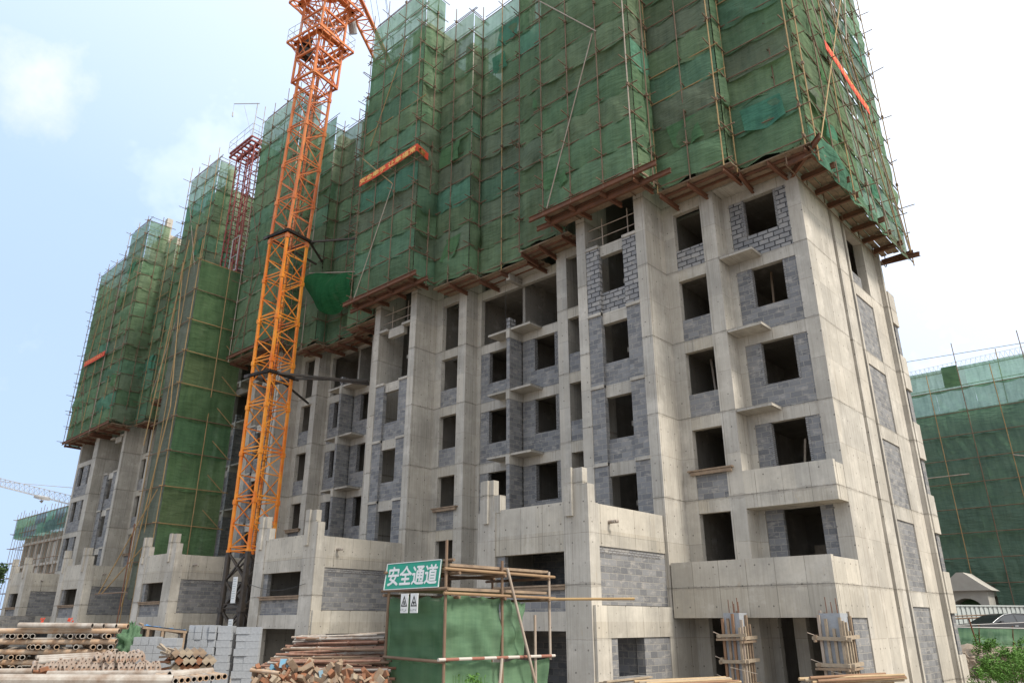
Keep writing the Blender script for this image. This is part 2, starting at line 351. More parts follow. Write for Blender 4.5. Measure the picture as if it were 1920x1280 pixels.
    def obj(s, name, mats, parent=None, label=None, stuff=False, smooth=False):
        if not s.f: return None
        org = ORG.get(parent.name, (0, 0, 0)) if parent else (0, 0, 0)
        o = bpy.data.objects.new(name, s.mesh(name, mats, org, smooth)); col.objects.link(o)
        if parent: o.parent = parent; ORG[o.name] = org
        if label: o['label'] = label
        if stuff: o['kind'] = 'stuff'
        return o

def tag(o, label, cat, group=None, kind=None):
    if label: o['label'] = label
    if cat: o['category'] = cat
    if group: o['group'] = group
    if kind: o['kind'] = kind
    return o
def thing(name, label, cat, loc=(0, 0, 0), group=None):
    o = bpy.data.objects.new(name, None); col.objects.link(o); o.location = loc; o.empty_display_size = .2
    ORG[o.name] = tuple(loc); return tag(o, label, cat, group)
def solo(b, name, mat, label, cat, loc=(0, 0, 0), group=None, kind=None, smooth=False):
    """a thing that is one mesh, built in world coordinates"""
    me = b.mesh(name, mat, loc, smooth); o = bpy.data.objects.new(name, me); col.objects.link(o); o.location = loc
    return tag(o, label, cat, group, kind)
def structure(b, name, mat, smooth=False):
    o = b.obj(name, mat, None, smooth=smooth); o['kind'] = 'structure'; return o
def inst(me, name, loc, rot, label, cat, group):
    o = bpy.data.objects.new(name, me); col.objects.link(o); o.location = loc; o.rotation_euler = rot; return tag(o, label, cat, group)

FW = Vector((-math.sin(YAW) * math.cos(PITCH), math.cos(YAW) * math.cos(PITCH), math.sin(PITCH)))
RT = Vector((math.cos(YAW), math.sin(YAW), 0)); UP = RT.cross(FW)
HF = Vector((-math.sin(YAW), math.cos(YAW), 0))      # horizontal forward
def at(x, y, d):
    """surveyed point: photo pixel and distance along the view axis"""
    return (FW + RT * ((x - 960) / 1386) + UP * ((640 - y) / 1386)) * d + Vector((0, 0, 1.6))

# ------------------------------------------------------------------ ground
GZ = -0.5
b = B(); b.quad([(-700, -300, GZ), (300, -300, GZ), (300, 900, GZ), (-700, 900, GZ)]); structure(b, 'ground', M['ground'])

# ------------------------------------------------------------------ main building
BX = (-8.02, 24.4, GZ)
bld = thing('apartment_building', 'unfinished multi storey concrete building with grey block infill, its upper storeys wrapped in green net', 'building', BX)
S = [2.65 + 2.95 * k for k in range(12)]       # slab tops
YA, YB, YC = 24.4, 23.6, 22.2                  # the three facade planes, back to front
TOPZ = 33.2
EDGES = [(-13.3, -16.65), (-26.9, -30.3), (-39.6, -42.9), (-51.5, -54.8), (-62.73, -66.4)]
def pieces(b_):
    """split a mesh made of boxes into its touching groups"""
    n = len(b_.f) // 6
    if len(b_.f) % 6 or n < 2 or len(b_.v) != n * 24: return [b_]
    bb = []
    for i in range(n):
        P_ = b_.v[i * 24:(i + 1) * 24]; bb.append([min(p[k] for p in P_) - .006 for k in range(3)] + [max(p[k] for p in P_) + .006 for k in range(3)])
    g_ = list(range(n))
    def fd(i):
        while g_[i] != i: i = g_[i]
        return i
    for i in range(n):
        for j in range(i):
            if all(bb[i][k] <= bb[j][k + 3] and bb[j][k] <= bb[i][k + 3] for k in range(3)): g_[fd(i)] = fd(j)
    out_ = {}
    for i in range(n):
        c_ = out_.setdefault(fd(i), B()); k0 = len(c_.v); c_.v += b_.v[i * 24:(i + 1) * 24]; c_.uv += b_.uv[i * 24:(i + 1) * 24]
        for f in range(6): c_.f.append(tuple(range(k0 + f * 4, k0 + f * 4 + 4))); c_.mi.append(0)
    return list(out_.values())
def part(b_, n, m=None, label=None):
    m = m or {'block_wall': 'blk', 'fin_wall': 'blk', 'back_wall': 'blk'}.get(n, 'conc')
    res = []
    for p in (pieces(b_) if n not in ('sill_board', 'fin_wall', 'bay_parapet', 'stored_board', 'slit_sill') else [b_]): res.append(p.obj(n, M[m], bld, label))
    return res

def half(c, sg, s, kmin, top_open, corner=False):
    X = lambda u: c + sg * u * s
    # deep pier beside the stair bay, with its return strip
    b = B(); b.box(X(5.15), X(5.15) + sg * .45, YC, YB + .25, GZ, TOPZ + 1.2); b.box(X(4.66), X(5.15), YB, YB + .25, GZ, TOPZ); part(b, 'column')
    b = B(); b.box(X(2.91), X(3.48), YB, YA + .25, GZ, TOPZ); b.box(X(2.65), X(2.91), YA, YA + .25, GZ, TOPZ); part(b, 'column')
    for k in range(kmin, 11):
        z = S[k]
        if k <= 6:
            b = B(); b.box(X(3.48), X(4.66), YB + .012, YB + .24, z - .47, z); part(b, 'beam', 'conc_board')
            if not corner and not (k == 5): pass
        if 1 <= k <= 3 or (k == 4 and corner):
            zs = z + (.85 if k > 1 else .95)
            b = B(); b.box(X(3.48), X(4.66), YB + .035, YB + .22, z, zs); part(b, 'block_wall', 'blk_raw' if k == 4 else 'blk')
        if k == 1:
            b = B(); b.box(X(3.2), X(4.9), YB - .16, YB + .10, z + .97, z + 1.02); b.box(X(3.25), X(4.8), YB - .13, YB - .05, z + .84, z + .96); part(b, 'sill_board', 'plank', 'weathered scaffold board left on the window sill')
    ub = .38 if corner else .1
    for k in range(1, 4 if not corner else 5):
        z = S[k]
        if corner and k == 1: pass
        m = 'blk_raw' if (k == 4) else 'blk'
        b = B()
        if corner and k == 1: z0 = z
        else: z0 = z
        b.box(X(ub), X(2.65), YA + .04, YA + .22, z0, z + .90)
        b.box(X(ub), X(.80), YA + .04, YA + .22, z + .90, z + 2.48); b.box(X(2.12), X(2.65), YA + .04, YA + .22, z + .90, z + 2.48)
        bw_ = part(b, 'block_wall', m)[0]
        # brick-on-edge course under the beam line and toothed jamb
        b = B(); b.box(X(2.06), X(2.13), YA + .02, YA + .23, z + .90, z + 2.46); b.box(X(.78), X(.86), YA + .02, YA + .23, z + .90, z + 2.46)
        for t in range(7):
            b.box(X(2.13), X(2.18 + .05 * (t % 2)), YA + .028, YA + .23, z + .95 + t * .21, z + 1.08 + t * .21)
        for pc in pieces(b): pc.obj('jamb_course', M['brick'], bw_)

def ledge(xa, xb, z, y0=23.55):
    b = B(); b.box(xa, xb, y0, YA - .003, z - .10, z + .004)
    b.box(min(xa, xb) + .25, min(xa, xb) + .31, y0 + .3, y0 + .36, z - .115, z - .10); part(b, 'ledge_slab')

# corner bay (right end) ------------------------------------------------
half(-8.15, -1, 1.0, 0, False, True)
b = B(); b.box(-8.52, -8.02, YA, 27.3, 5.15, TOPZ + 1); b.box(-8.40, -8.20, 27.3, 27.66, GZ, TOPZ); b.box(-8.52, -8.02, YA, 27.3, GZ, 1.76); b.box(-8.52, -8.02, YA, 27.3, 1.76, 5.15); part(b, 'column')
b = B(); b.box(-8.33, -8.02, 27.66, 28.62, GZ, TOPZ); part(b, 'column')
b = B(); b.box(-8.40, -8.06, 29.05, 29.22, GZ, TOPZ); b.box(-8.40, -8.04, 31.2, 32.8, GZ, TOPZ); part(b, 'column')
for k in range(0, 6):
    z = S[k]
    b = B(); b.box(-8.36, -8.05, 29.22, 31.2, z - .52 if k < 5 else z - .47, z); part(b, 'beam')
    b = B(); b.box(-8.52, -8.24, 28.62, 29.05, z - .35, z - .05 + .9); b.box(-8.55, -8.15, 28.62, 29.05, z - .1, z); part(b, 'slit_sill')
    if k < 4:
        b = B(); b.box(-8.30, -8.09, 29.22, 31.2, z, z + 2.43); part(b, 'block_wall')
b = B(); b.box(-8.30, -8.09, 29.22, 31.2, GZ, 2.13); part(b, 'block_wall')
b = B(); b.box(-8.2, -8.1, 29.25, 30.4, S[4] + .0, S[4] + .55); part(b, 'block_wall')
# narrow bay beyond the far corner
b = B(); b.box(-8.3, -7.85, 32.8, 33.0, GZ, 17.2)
for k in range(-1, 5):
    z = 3.45 + 2.95 * k
    b.box(-8.3, -7.80, 33.0, 33.85, z - 1.5, z)
part(b, 'bay_parapet')
b = B()
for k in range(-1, 4):
    z = 3.45 + 2.95 * k; b.box(-8.25, -7.88, 33.35, 33.8, z, z + 1.45)
part(b, 'block_wall')
# ledges and beams of the corner bay
for k in (1, 2, 3, 4, 5):
    z = S[k]
    b = B(); b.box(-8.52, -10.80, YA + .012, YA + .24, z - .47, z); part(b, 'beam')
    if k >= 2: ledge(-11.03, -9.75, z, 23.6)
# L1 balcony and the wide band below it
b = B(); b.box(-11.06, -8.05, YB + .008, YB + .18, 5.62, 6.40); b.box(-8.23, -8.035, YB + .18, YA, 5.62, 6.33); part(b, 'balcony_parapet', 'conc_light')
b = B(); b.box(-11.06, -8.045, YB, YB + .18, 5.15, 5.62); b.box(-8.23, -8.03, YB + .18, YA, 5.15, 5.62); b.box(-11.06, -8.23, YB + .18, YA, 5.15, 5.30); part(b, 'balcony_beam', 'conc_board')
b = B(); b.box(-13.25, -8.035, YC + .010, YC + .2, 2.66, 3.44); b.box(-8.23, -8.03, YC + .2, YA, 2.66, 3.40); part(b, 'balcony_parapet', 'conc_light')
b = B(); b.box(-13.25, -8.025, YC, YC + .2, 1.75, 2.66); b.box(-8.23, -8.018, YC + .2, YA, 1.75, 2.66); b.box(-13.25, -8.23, YC + .2, YA, 2.3, 2.6); part(b, 'balcony_beam', 'conc_board')
b = B(); b.box(-10.79, -8.5, YA + .04, YA + .2, 2.65, 3.4); b.box(-10.79, -10.2, YA + .04, YA + .2, 3.4, 5.15); b.box(-8.95, -8.52, YA + .04, YA + .2, 3.4, 5.15); part(b, 'block_wall')
b = B(); b.box(-8.26, -8.06, 23.25, YA, GZ, 1.75); part(b, 'block_wall')
b = B(); b.box(-11.9, -11.6, YB + .05, YB + .3, GZ, 2.3); b.box(-10.3, -9.9, YA, YA + .3, GZ, 2.3); part(b, 'column')
b = B(); b.box(-10.0, -9.4, 26.6, 27.0, 2.66, 3.9); b.box(-10.1, -9.3, 26.5, 26.55, 3.2, 4.1); part(b, 'stored_board', 'wood', 'boards stored behind the window')

rp = random.Random(11)
for (x, y, z) in [(-9.9, 25.3, 11.56), (-9.3, 25.8, 8.57), (-12.1, 24.6, 14.5), (-12.3, 24.9, 8.57), (-12.2, 25.0, 2.65), (-9.6, 25.0, 5.6), (-20.4, 25.5, 11.56), (-22.9, 25.4, 8.57), (-20.2, 25.6, 5.6), (-19.6, 26.0, 14.5), (-23.6, 26.0, 14.5), (-25.9, 24.9, 8.57), (-26.0, 24.8, 5.6), (-9.1, 25.6, 14.5), (-17.8, 25.0, 11.56), (-22.7, 26.5, 14.5)]:
    b = B(); b.obox((x, y, z), (x + rp.uniform(-.5, .5), y + rp.uniform(.1, .5), z + rp.uniform(1.8, 2.7)), .07, .07); b.obj('timber_prop', M[rp.choice(['wood', 'plank', 'pole_pale'])], bld)
for (x, z) in [(-9.3, 8.57), (-20.3, 8.57), (-12.2, 11.56), (-23.1, 5.6), (-9.9, 5.6), (-17.9, 14.5)]:
    b = B()
    for k in range(7):
        xx, zz = x + (k % 3) * .42 + rp.uniform(-.02, .02), z + .1 + (k // 3) * .2; b.box(xx, xx + .39, 25.2, 25.4, zz - .095, zz + .095)
    b.obj('loose_blocks', M['cblock'], bld, 'spare blocks stacked inside the window opening')
# gaps between stair bays -------------------------------------------------
for gi in range(4):
    xr, xl = EDGES[gi][1], EDGES[gi + 1][0]; c = (xr + xl) / 2; s = (xr - xl) / 2 / 5.15
    half(c, 1, s, 0, True); half(c, -1, s, 0, True)
    for k in range(0, 6):
        z = S[k]
        b = B(); b.box(c - 2.66 * s, c + 2.66 * s, YA + .012, YA + .24, z - .47, z); part(b, 'beam')
        b = B(); b.box(c - .11, c + .11, 23.5, YA + .01, z - .47, z + .006); part(b, 'fin_beam')
        if k >= 1:
            for sg in (1, -1): ledge(c + sg * .112, c + sg * 1.32, z)
        if 0 < k < 4:
            b = B(); b.box(c - .10, c + .10, 23.53, YA - .06, z + .006, S[k + 1] - .47)
            for t in range(12): b.box(c - .09, c + .09, YA - .06, YA + .02, z + .03 + t * .2, z + .12 + t * .2)
            part(b, 'fin_wall', 'blk')
    b = B(); b.box(c - .1, c + .1, 23.53, 23.93, S[4] + .006, S[4] + .52); part(b, 'fin_wall', 'blk_raw', 'few loose blocks at the top of the fin wall')
    # garden-level wall between the projecting wings
    b = B(); b.box(c - 2.6 * s, c + 2.6 * s, YA + .03, YA + .2, GZ, 2.1); part(b, 'block_wall')

# stair bays ---------------------------------------------------------------
for bi, (xr, xl) in enumerate(EDGES):
    cs = (xr + xl) / 2; h = (xr - xl) / 2; i0 = h - .45
    n = 4 if bi in (0,) else 3
    LZ = [7.08 + 2.98 * k for k in range(4)]
    for sg in (1, -1):
        b = B(); b.box(cs + sg * .6, cs + sg * i0, YC + .03, YC + .24, 4.6, LZ[n - 1] - .1); part(b, 'block_wall', 'blk')
        if bi == 0:   # newest masonry still has open joints
            b = B(); b.box(cs + sg * .58, cs + sg * (i0 - .001), YC + .022, YC + .2, LZ[2] + .03, LZ[3] - .1); part(b, 'block_wall', 'blk_raw')
        b = B()
        for z in LZ: b.box(cs + sg * .6, cs + sg * i0, YC - .03, YC + .3, z - .10, z + .02)
        part(b, 'ledge_slab')
    for k, z in enumerate(LZ):
        b = B(); b.box(cs - .62, cs + .62, YC + .13, YC + .36, z - .48, z); part(b, 'beam')
        if k < n:
            zb = z - 2.98 if k else 4.6
            b = B(); b.box(cs - .62, cs + .62, YC + .15, YC + .34, zb, z - 2.1); part(b, 'block_wall', 'blk_raw' if (bi == 0 and k == 3) else 'blk')
    # tube guard rails in the open top storey
    b = B()
    for z in (16.5, 17.0): b.tube((cs - i0, YC + .25, z), (cs + i0, YC + .25, z), .02)
    for x in (-.5, .75): b.tube((cs + x, YC + .25, 16.05), (cs + x, YC + .25, 17.35), .024)
    part(b, 'guard_rail', 'pole_pale')
    # stair shaft walls and sloping flight
    b = B(); b.box(cs - h, cs + h, 27.0, 27.2, GZ, TOPZ); b.box(cs - h - .1, cs - h + .08, YB + .26, 32.8, GZ, TOPZ); b.box(cs + h - .08, cs + h + .1, YB + .26, 32.8, GZ, TOPZ); part(b, 'shaft_wall', 'conc_shaded')
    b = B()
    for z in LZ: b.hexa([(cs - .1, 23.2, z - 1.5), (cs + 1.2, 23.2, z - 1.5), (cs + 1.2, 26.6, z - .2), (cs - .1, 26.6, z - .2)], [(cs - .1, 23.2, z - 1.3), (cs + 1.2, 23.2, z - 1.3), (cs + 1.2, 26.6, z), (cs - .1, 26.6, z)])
    part(b, 'stair_flight', 'conc_shaded')

# left end section ----------------------------------------------------------
YL = 21.55
b = B(); b.box(-67.45, -66.55, YL, 24.0, GZ, TOPZ); part(b, 'column')
b = B(); b.box(-70.75, -70.4, YL, 33, GZ, 31); part(b, 'column')
for k in range(0, 6):
    z = S[k]; b = B(); b.box(-70.4, -67.45, YL + .01, YL + .25, z - .4, z); part(b, 'beam')
    if 0 <= k < 4:
        b = B(); b.box(-70.4, -67.45, YL + .04, YL + .2, z, z + .9); b.box(-70.4, -69.95, YL + .04, YL + .2, z + .9, z + 2.55); b.box(-69.1, -68.0, YL + .04, YL + .2, z + .9, z + 2.55); part(b, 'block_wall')

# floors, inner walls, back wall ---------------------------------------------
for k, z in enumerate(S):
    up = k >= 6; t = .42 if up else .14
    b = B(); b.box(-70.4, -8.5, YA + .26, 32.5, z - t, z - .003)
    for (xr, xl) in EDGES:
        if up: b.box(xl - 1.5, xr + 1.5, YB + .02, YA + .26, z - t, z - .003)
        if up: b.box(xl + .3, xr - .3, YC + .1, YB + .02, z - t, z - .003)
    if k > 9: continue
    part(b, 'floor_slab', 'conc_shaded')
b = B(); b.box(-70.4, -8.4, 32.5, 32.8, GZ, TOPZ - .4); part(b, 'rear_wall', 'conc_shaded')
b = B(); b.box(-70.3, -13.0, 29.0, 29.15, GZ, TOPZ - 1); b.box(-13.0, -8.5, 28.9, 29.03, GZ, TOPZ - 1); part(b, 'corridor_wall', 'conc_shaded')
for c in [-21.775, -34.95, -47.2, -58.77]:
    for dx in (-3.2, 0, 3.2):
        b = B(); b.box(c + dx - .08, c + dx + .08, YA + .26, 29.0, GZ, TOPZ - 1); part(b, 'partition_wall', 'conc_shaded')
b = B(); b.box(-11.4, -11.25, YA + .26, 29.0, GZ, TOPZ - 1); part(b, 'partition_wall', 'conc_shaded')
# roof structures that show pale above the nets
for x0, x1, y0, y1, z1 in [(-21.0, -20.4, 23.6, 24.2, 34.4), (-23.9, -20.3, 25.3, 29, 33.9), (-14.6, -13.4, 22.6, 23.2, 36.6), (-29.0, -27.4, 22.6, 25, 35.7), (-36.7, -33.2, 24.6, 28, 34.3), (-49.6, -45.6, 24.6, 28, 33.9), (-52.0, -51.6, 22.4, 22.9, 36.2), (-60.2, -56.2, 23.4, 28, 34.4), (-63.3, -62.8, 22.3, 22.8, 36.0), (-54.5, -52.3, 22.4, 25, 34.9), (-65.9, -63.6, 22.4, 25, 34.4)]:
    b = B(); b.box(x0, x1, y0, y1, TOPZ - 3.0, z1); part(b, 'roof_upstand')

# projecting garden-level wings ------------------------------------------------
def wing(xr, xl, yf, pr):
    fr = yf
    b = B(); b.box(xr - .95, xr, fr, fr + .5, GZ, 5.0)
    b.box(xr - .72, xr - .18, fr + .0, fr + .25, 5.0, 6.05); b.box(xr - .18, xr - .004, fr + .0, fr + .35, 5.0, 5.55)
    b.box(xr - .84, xr - .55, fr - .09, fr, 4.62, 6.08); part(b, 'column')
    b = B(); b.box(xl, xl + .8, fr, fr + .5, GZ, 5.05)
    b.box(xl + .1, xl + .72, fr + .0, fr + .25, 5.05, 6.1); b.box(xl + .72, xl + 1.0, fr + .02, fr + .3, 5.0, 5.58)
    b.box(xl + .3, xl + .52, fr - .09, fr, 4.67, 6.1); part(b, 'column')
    b = B(); b.box(xl + .8, xr - .95, fr + .04, fr + .27, 4.22, 5.08); part(b, 'parapet', 'conc_light')
    b = B(); b.box(xl + .8, xr - .95, fr + .03, fr + .27, 3.62, 4.22); part(b, 'beam', 'conc_board')
    b = B(); b.box(xr - .27, xr - .022, fr + .5, YC - .003, 4.23, 4.99); part(b, 'parapet', 'conc_light')
    b = B(); b.box(xr - .27, xr - .012, fr + .5, YC - .003, 3.75, 4.23); part(b, 'beam', 'conc_board')
    b = B(); b.box(xr - .2, xr - .05, fr + .5, YC - .003, 2.10, 3.75); part(b, 'block_wall')
    b = B(); b.box(xr - .19, xr - .04, fr + .5, YC - .3, 3.55, 3.745); part(b, 'brick_course', 'brick')
    # lower storey, a hand proud of the wall above
    b = B(); b.box(xr - .3, xr + pr, fr + .06, YC - .004, 1.64, 2.08); part(b, 'beam', 'conc_light')
    b = B(); b.box(xr - .3, xr + pr + .008, fr + .052, YC - .004, 1.2, 1.64); part(b, 'beam', 'conc_board')
    b = B(); b.box(xr - .3, xr + pr, fr + .06, fr + .75, GZ, 1.2); b.box(xr - .3, xr + pr, YC - .25, YC - .004, GZ, 1.2); part(b, 'column')
    b = B(); b.box(xr - .22, xr + pr - .03, fr + .75, fr + 1.1, GZ, 1.2); b.box(xr - .22, xr + pr - .03, fr + 2.5, YC - .25, GZ, 1.2); b.box(xr - .22, xr + pr - .03, fr + 1.1, fr + 2.5, GZ, .15); part(b, 'block_wall')
    b = B(); b.box(xl + .8, xr - .95, fr + .05, fr + .3, 1.38, 1.92); part(b, 'beam')
    b = B(); b.box(xl + .8, xr - .95, fr + .10, fr + .26, 1.92, 2.52); b.box(xl + .8, xl + 1.15, fr + .10, fr + .26, 2.52, 3.62); part(b, 'block_wall')
    b = B(); b.box(xl + .7, xr - .95, fr - .06, fr + .12, 2.62, 2.67); b.box(xl + .8, xr - .97, fr - .02, fr + .06, 2.52, 2.61); part(b, 'sill_board', 'plank')
    b = B(); b.box(xl + .02, xr - .3, fr + .3, YC, 4.0, 4.15); b.box(xl + .02, xr - .3, fr + .4, YC, 2.2, 2.35); part(b, 'floor_slab', 'conc_shaded')
    b = B(); b.box(xl, xl + .2, fr + .5, YC - .003, GZ, 5.0); part(b, 'side_wall')
    b = B(); b.box(xl + .2, xr - .3, fr + 2.6, fr + 2.75, GZ, 4.0); part(b, 'back_wall', 'blk')
    b = B(); y = fr + 1.05; b.tube((xr - .03, y, 4.49), (xr + .22, y, 4.49), .055, 10); b.tube((xr + .21, y, 4.49), (xr + .25, y + .1, 4.50), .055, 10); part(b, 'drain_pipe', 'pipe')
for (xr, xl, yf) in [(-13.4, -18.03, 18.0), (-27.1, -31.9, 17.7), (-40.2, -44.6, 17.75), (-52.1, -56.7, 17.6), (-63.4, -67.4, 17.5)]: wing(xr, xl, yf, .10)
b = B(); b.box(-12.75, -11.9, 18.2, 19.6, -.02, .03)
for k in range(3): b.obox((-12.9 + k * .15, 17.4, .1 + .03 * k), (-12.8 + k * .1, 19.6, .12 + .03 * k), .12, .04)
solo(b, 'timber_boards', M['wood'], 'loose pale boards lying under the low window of the nearest wing', 'boards', (-12.3, 19, 0))

# ------------------------------------------------------------------ scaffold with nets
TINTS = [(0.16, 0.263, 0.157), (0.179, 0.255, 0.155), (0.149, 0.276, 0.179), (0.183, 0.25, 0.169), (0.162, 0.276, 0.16), (0.175, 0.263, 0.153), (0.189, 0.241, 0.167), (0.134, 0.299, 0.205)]
TW = [5, 5, 3, 3, 5, 5, 2, 1.1]
def net_face(p0, p1, z0, z1, nrm_, rows, fade=None):
    """one cloth hung on a scaffold face: a storey-high sheet per row, billowed, drooping over its rail"""
    b = B(); b.c = []
    p0 = Vector(p0); p1 = Vector(p1); Ln = (p1 - p0).length; d = (p1 - p0) / Ln; n_ = Vector(nrm_)
    sx = random.random() * 50
    for r_ in range(len(rows) - 1):
        za, zb = rows[r_], rows[r_ + 1]
        cuts = [0]
        while cuts[-1] < Ln - 3.2: cuts.append(cuts[-1] + random.uniform(2.4, 5.2))
        cuts[-1] = Ln if len(cuts) > 1 else 0
        if len(cuts) == 1: cuts.append(Ln)
        for a, e in zip(cuts[:-1], cuts[1:]):
            t = random.choices(TINTS, TW)[0]; j = random.uniform(.82, 1.15); t = tuple(x * j for x in t)
            nu = max(2, int((e - a) / .16)); nv = 8; A = random.uniform(.05, .17) * (1 if random.random() < .8 else -1.0)
            th = random.uniform(-.9, .9); fq = random.uniform(4, 8); wr = random.uniform(.015, .045); ph = random.random() * 6
            i0 = len(b.v); zt = zb + .04; zl = za - .05
            for iv in range(nv + 1):
                fv = iv / nv
                for iu in range(nu + 1):
                    u = a + (e - a) * iu / nu
                    edge = min(1, min(u, Ln - u) / .35); pin = abs(math.sin(math.pi * fv)) ** .7
                    nz = noise.noise(Vector((u * .8 + sx, (za + fv) * .9, r_)))
                    off = .03 + edge * (pin * A * abs(math.sin(math.pi * (u - a) / (e - a))) ** .5 * (1.2 + nz) + wr * math.sin(fq * (u * math.cos(th) + fv * 1.3 * math.sin(th) * 2) + ph) * (.3 + pin) + .05 * nz * pin)
                    if fv < .2: off += .10 * edge * abs(math.sin(u * 1.9 + ph)) * (1 - fv / .2)   # gathered hem
                    sag = -.13 * abs(math.sin(math.pi * u / 1.55)) * (1 - fv) * edge
                    p = p0 + d * u + n_ * off
                    b.v.append((p.x, p.y, zl + (zt - zl) * fv + sag)); b.c.append(t + (1,))
            for iv in range(nv):
                for iu in range(nu):
                    i = i0 + iv * (nu + 1) + iu; b.f.append((i, i + 1, i + nu + 2, i + nu + 1)); b.mi.append(0)
                    for k in (i, i + 1, i + nu + 2, i + nu + 1):
                        q = b.v[k]; b.uv.append(((q[0] + q[1]), q[2]))
    return b

def scaffold(root, poly, step=1.85, rails_cap=100, braces=()):
    """poly: list of (x, y, zbottom, ztop) vertices; segment i takes the heights of vertex i"""
    rails, poles = [], []; stub = B(); inner = B(); nclips = B()
    for i in range(len(poly) - 1):
        x0, y0, z0, z1, pale = poly[i]; x1, y1 = poly[i + 1][:2]
        p0 = Vector((x0, y0, 0)); p1 = Vector((x1, y1, 0)); Ln = (p1 - p0).length; d = (p1 - p0) / Ln
        n_ = Vector((-d.y, d.x, 0))        # outward: to the right of travel is the building
        nr = max(1, round((z1 - z0) / 1.32)); rows = [z0 + (z1 - z0) * k / nr for k in range(nr + 1)]
        split = nr if pale is None else max(1, nr - pale)
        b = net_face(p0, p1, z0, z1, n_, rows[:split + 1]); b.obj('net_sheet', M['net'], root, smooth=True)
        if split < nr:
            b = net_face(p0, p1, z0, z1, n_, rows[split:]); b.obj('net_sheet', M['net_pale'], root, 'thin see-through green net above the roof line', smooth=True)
        for r_ in rows:
            e0, e1 = random.uniform(.1, .55), random.uniform(.1, .55); o_ = n_ * .10
            dz = random.uniform(-.05, .05)
            rails.append((p0 - d * e0 + o_ + Vector((0, 0, r_ + dz)), p1 + d * e1 + o_ + Vector((0, 0, r_ + dz + random.uniform(-.04, .04)))))
            inner.tube(p0 - n_ * .15 + Vector((0, 0, r_ + .5)), p1 - n_ * .15 + Vector((0, 0, r_ + .5)), .024, 4, False)
            if Ln > 1.2: inner.tube(p0 - n_ * .95 + Vector((0, 0, r_)), p1 - n_ * .95 + Vector((0, 0, r_)), .024, 4, False)
        npole = max(1, round(Ln / step)); xs = [Ln * (k + .5) / npole for k in range(npole)] if Ln > 1.2 else []
        if Ln > 2.5: xs = [.08] + [Ln * k / npole + random.uniform(-.1, .1) for k in range(1, npole)] + [Ln - .08]
        for u in xs:
            o_ = n_ * .21; q = p0 + d * u
            lean = random.uniform(-.12, .12)
            poles.append((q + o_ + Vector((0, 0, z0 - .35)), q + d * lean + o_ + Vector((0, 0, z1 + random.uniform(.2, 1.3)))))
            inner.tube(q - n_ * .9 + Vector((0, 0, z0)), q - n_ * .9 + Vector((0, 0, z1 - .5)), .024, 4, False)
            for r_ in rows:
                if random.random() < .8:
                    sk = d * random.uniform(-.12, .12); zz = r_ + random.uniform(-.10, .10)
                    Lo = random.choice([.35, .45, .6, .75])
                    stub.tube(q - n_ * .3 + Vector((0, 0, zz)), q + n_ * Lo + sk + Vector((0, 0, zz + random.uniform(-.04, .06))), .022, 5)
                if random.random() < .25:
                    stub.obox(q + o_ + Vector((0, 0, r_ - .06)), q + o_ + Vector((0, 0, r_ + .06)), .1, .1)
    for i in range(min(len(poly) - 1, 12)):
        x0, y0, z0, z1, pale = poly[i]; x1, y1 = poly[i + 1][:2]; p0 = Vector((x0, y0, 0)); p1 = Vector((x1, y1, 0)); Ln = (p1 - p0).length
        if Ln < 1.8: continue
        d = (p1 - p0) / Ln; n_ = Vector((-d.y, d.x, 0))
        for q in range(int(Ln * .8)):
            u = random.uniform(.2, Ln - 1.4); w_ = random.uniform(.5, 1.6); h_ = random.uniform(.6, 1.2); zc = random.uniform(z0 + .6, min(z1, 36) - 2); sh = random.uniform(-.35, .35); b = B(); b.c = []; t_ = random.choice([(.10, .27, .19), (.09, .25, .16), (.16, .2, .15), (.12, .24, .12)])
            for iv in range(7):
                for iu in range(9):
                    f, v = iu / 8, iv / 6; pt = p0 + d * (u + w_ * f + sh * v) + n_ * (.16 + .10 * math.sin(f * 7 + v * 3 + q) * (1 - v) + .05 * noise.noise(Vector((f * 3, v * 3, q))))
                    b.v.append((pt.x, pt.y, zc + h_ * v - .12 * math.sin(math.pi * f) * (1 - v) + .1 * f * sh)); b.c.append(t_ + (1,))
            for iv in range(6):
                for iu in range(8):
                    k = iv * 9 + iu; b.f.append((k, k + 1, k + 10, k + 9)); b.mi.append(0); b.uv += [(b.v[m_][0] + b.v[m_][1], b.v[m_][2]) for m_ in (k, k + 1, k + 10, k + 9)]
            b.obj('net_patch', M['net'], root, smooth=True)
    rails.sort(key=lambda t: ((t[0] + t[1]) / 2 - co.location).length / max(.5, (t[0] - t[1]).length))
    rest = B()
    for k, (p, q) in enumerate(rails):
        if k < rails_cap:
            m = random.choices(['pole', 'pole_tan', 'pole_pale', 'pole_band'], [10, 1, .7, .2])[0]
            B().tube(p, q, .026, 6).obj('rail', M[m], root)
        else: rest.tube(p, q, .025, 5)
    rest.obj('rail', M['pole'], root, stuff=True)
    poles.sort(key=lambda t: (t[0] - co.location).length); rest = B()
    for k, (p, q) in enumerate(poles):
        if k < 100:
            m = random.choices(['pole', 'pole_tan', 'pole_band', 'pole_pale'], [7, 2.6, .8, 1])[0]
            B().tube(p, q, .026, 6).obj('pole', M[m], root)
        else: rest.tube(p, q, .026, 5)
    rest.obj('pole', M['pole'], root, stuff=True)
    stub.obj('tube_ends', M['pole'], root, stuff=True)
    inner.obj('inner_tubes', M['pole'], root, stuff=True)
    for p, q in braces: B().tube(p, q, .026, 6).obj('brace', M[random.choice(['pole', 'pole_tan', 'pole_pale'])], root)

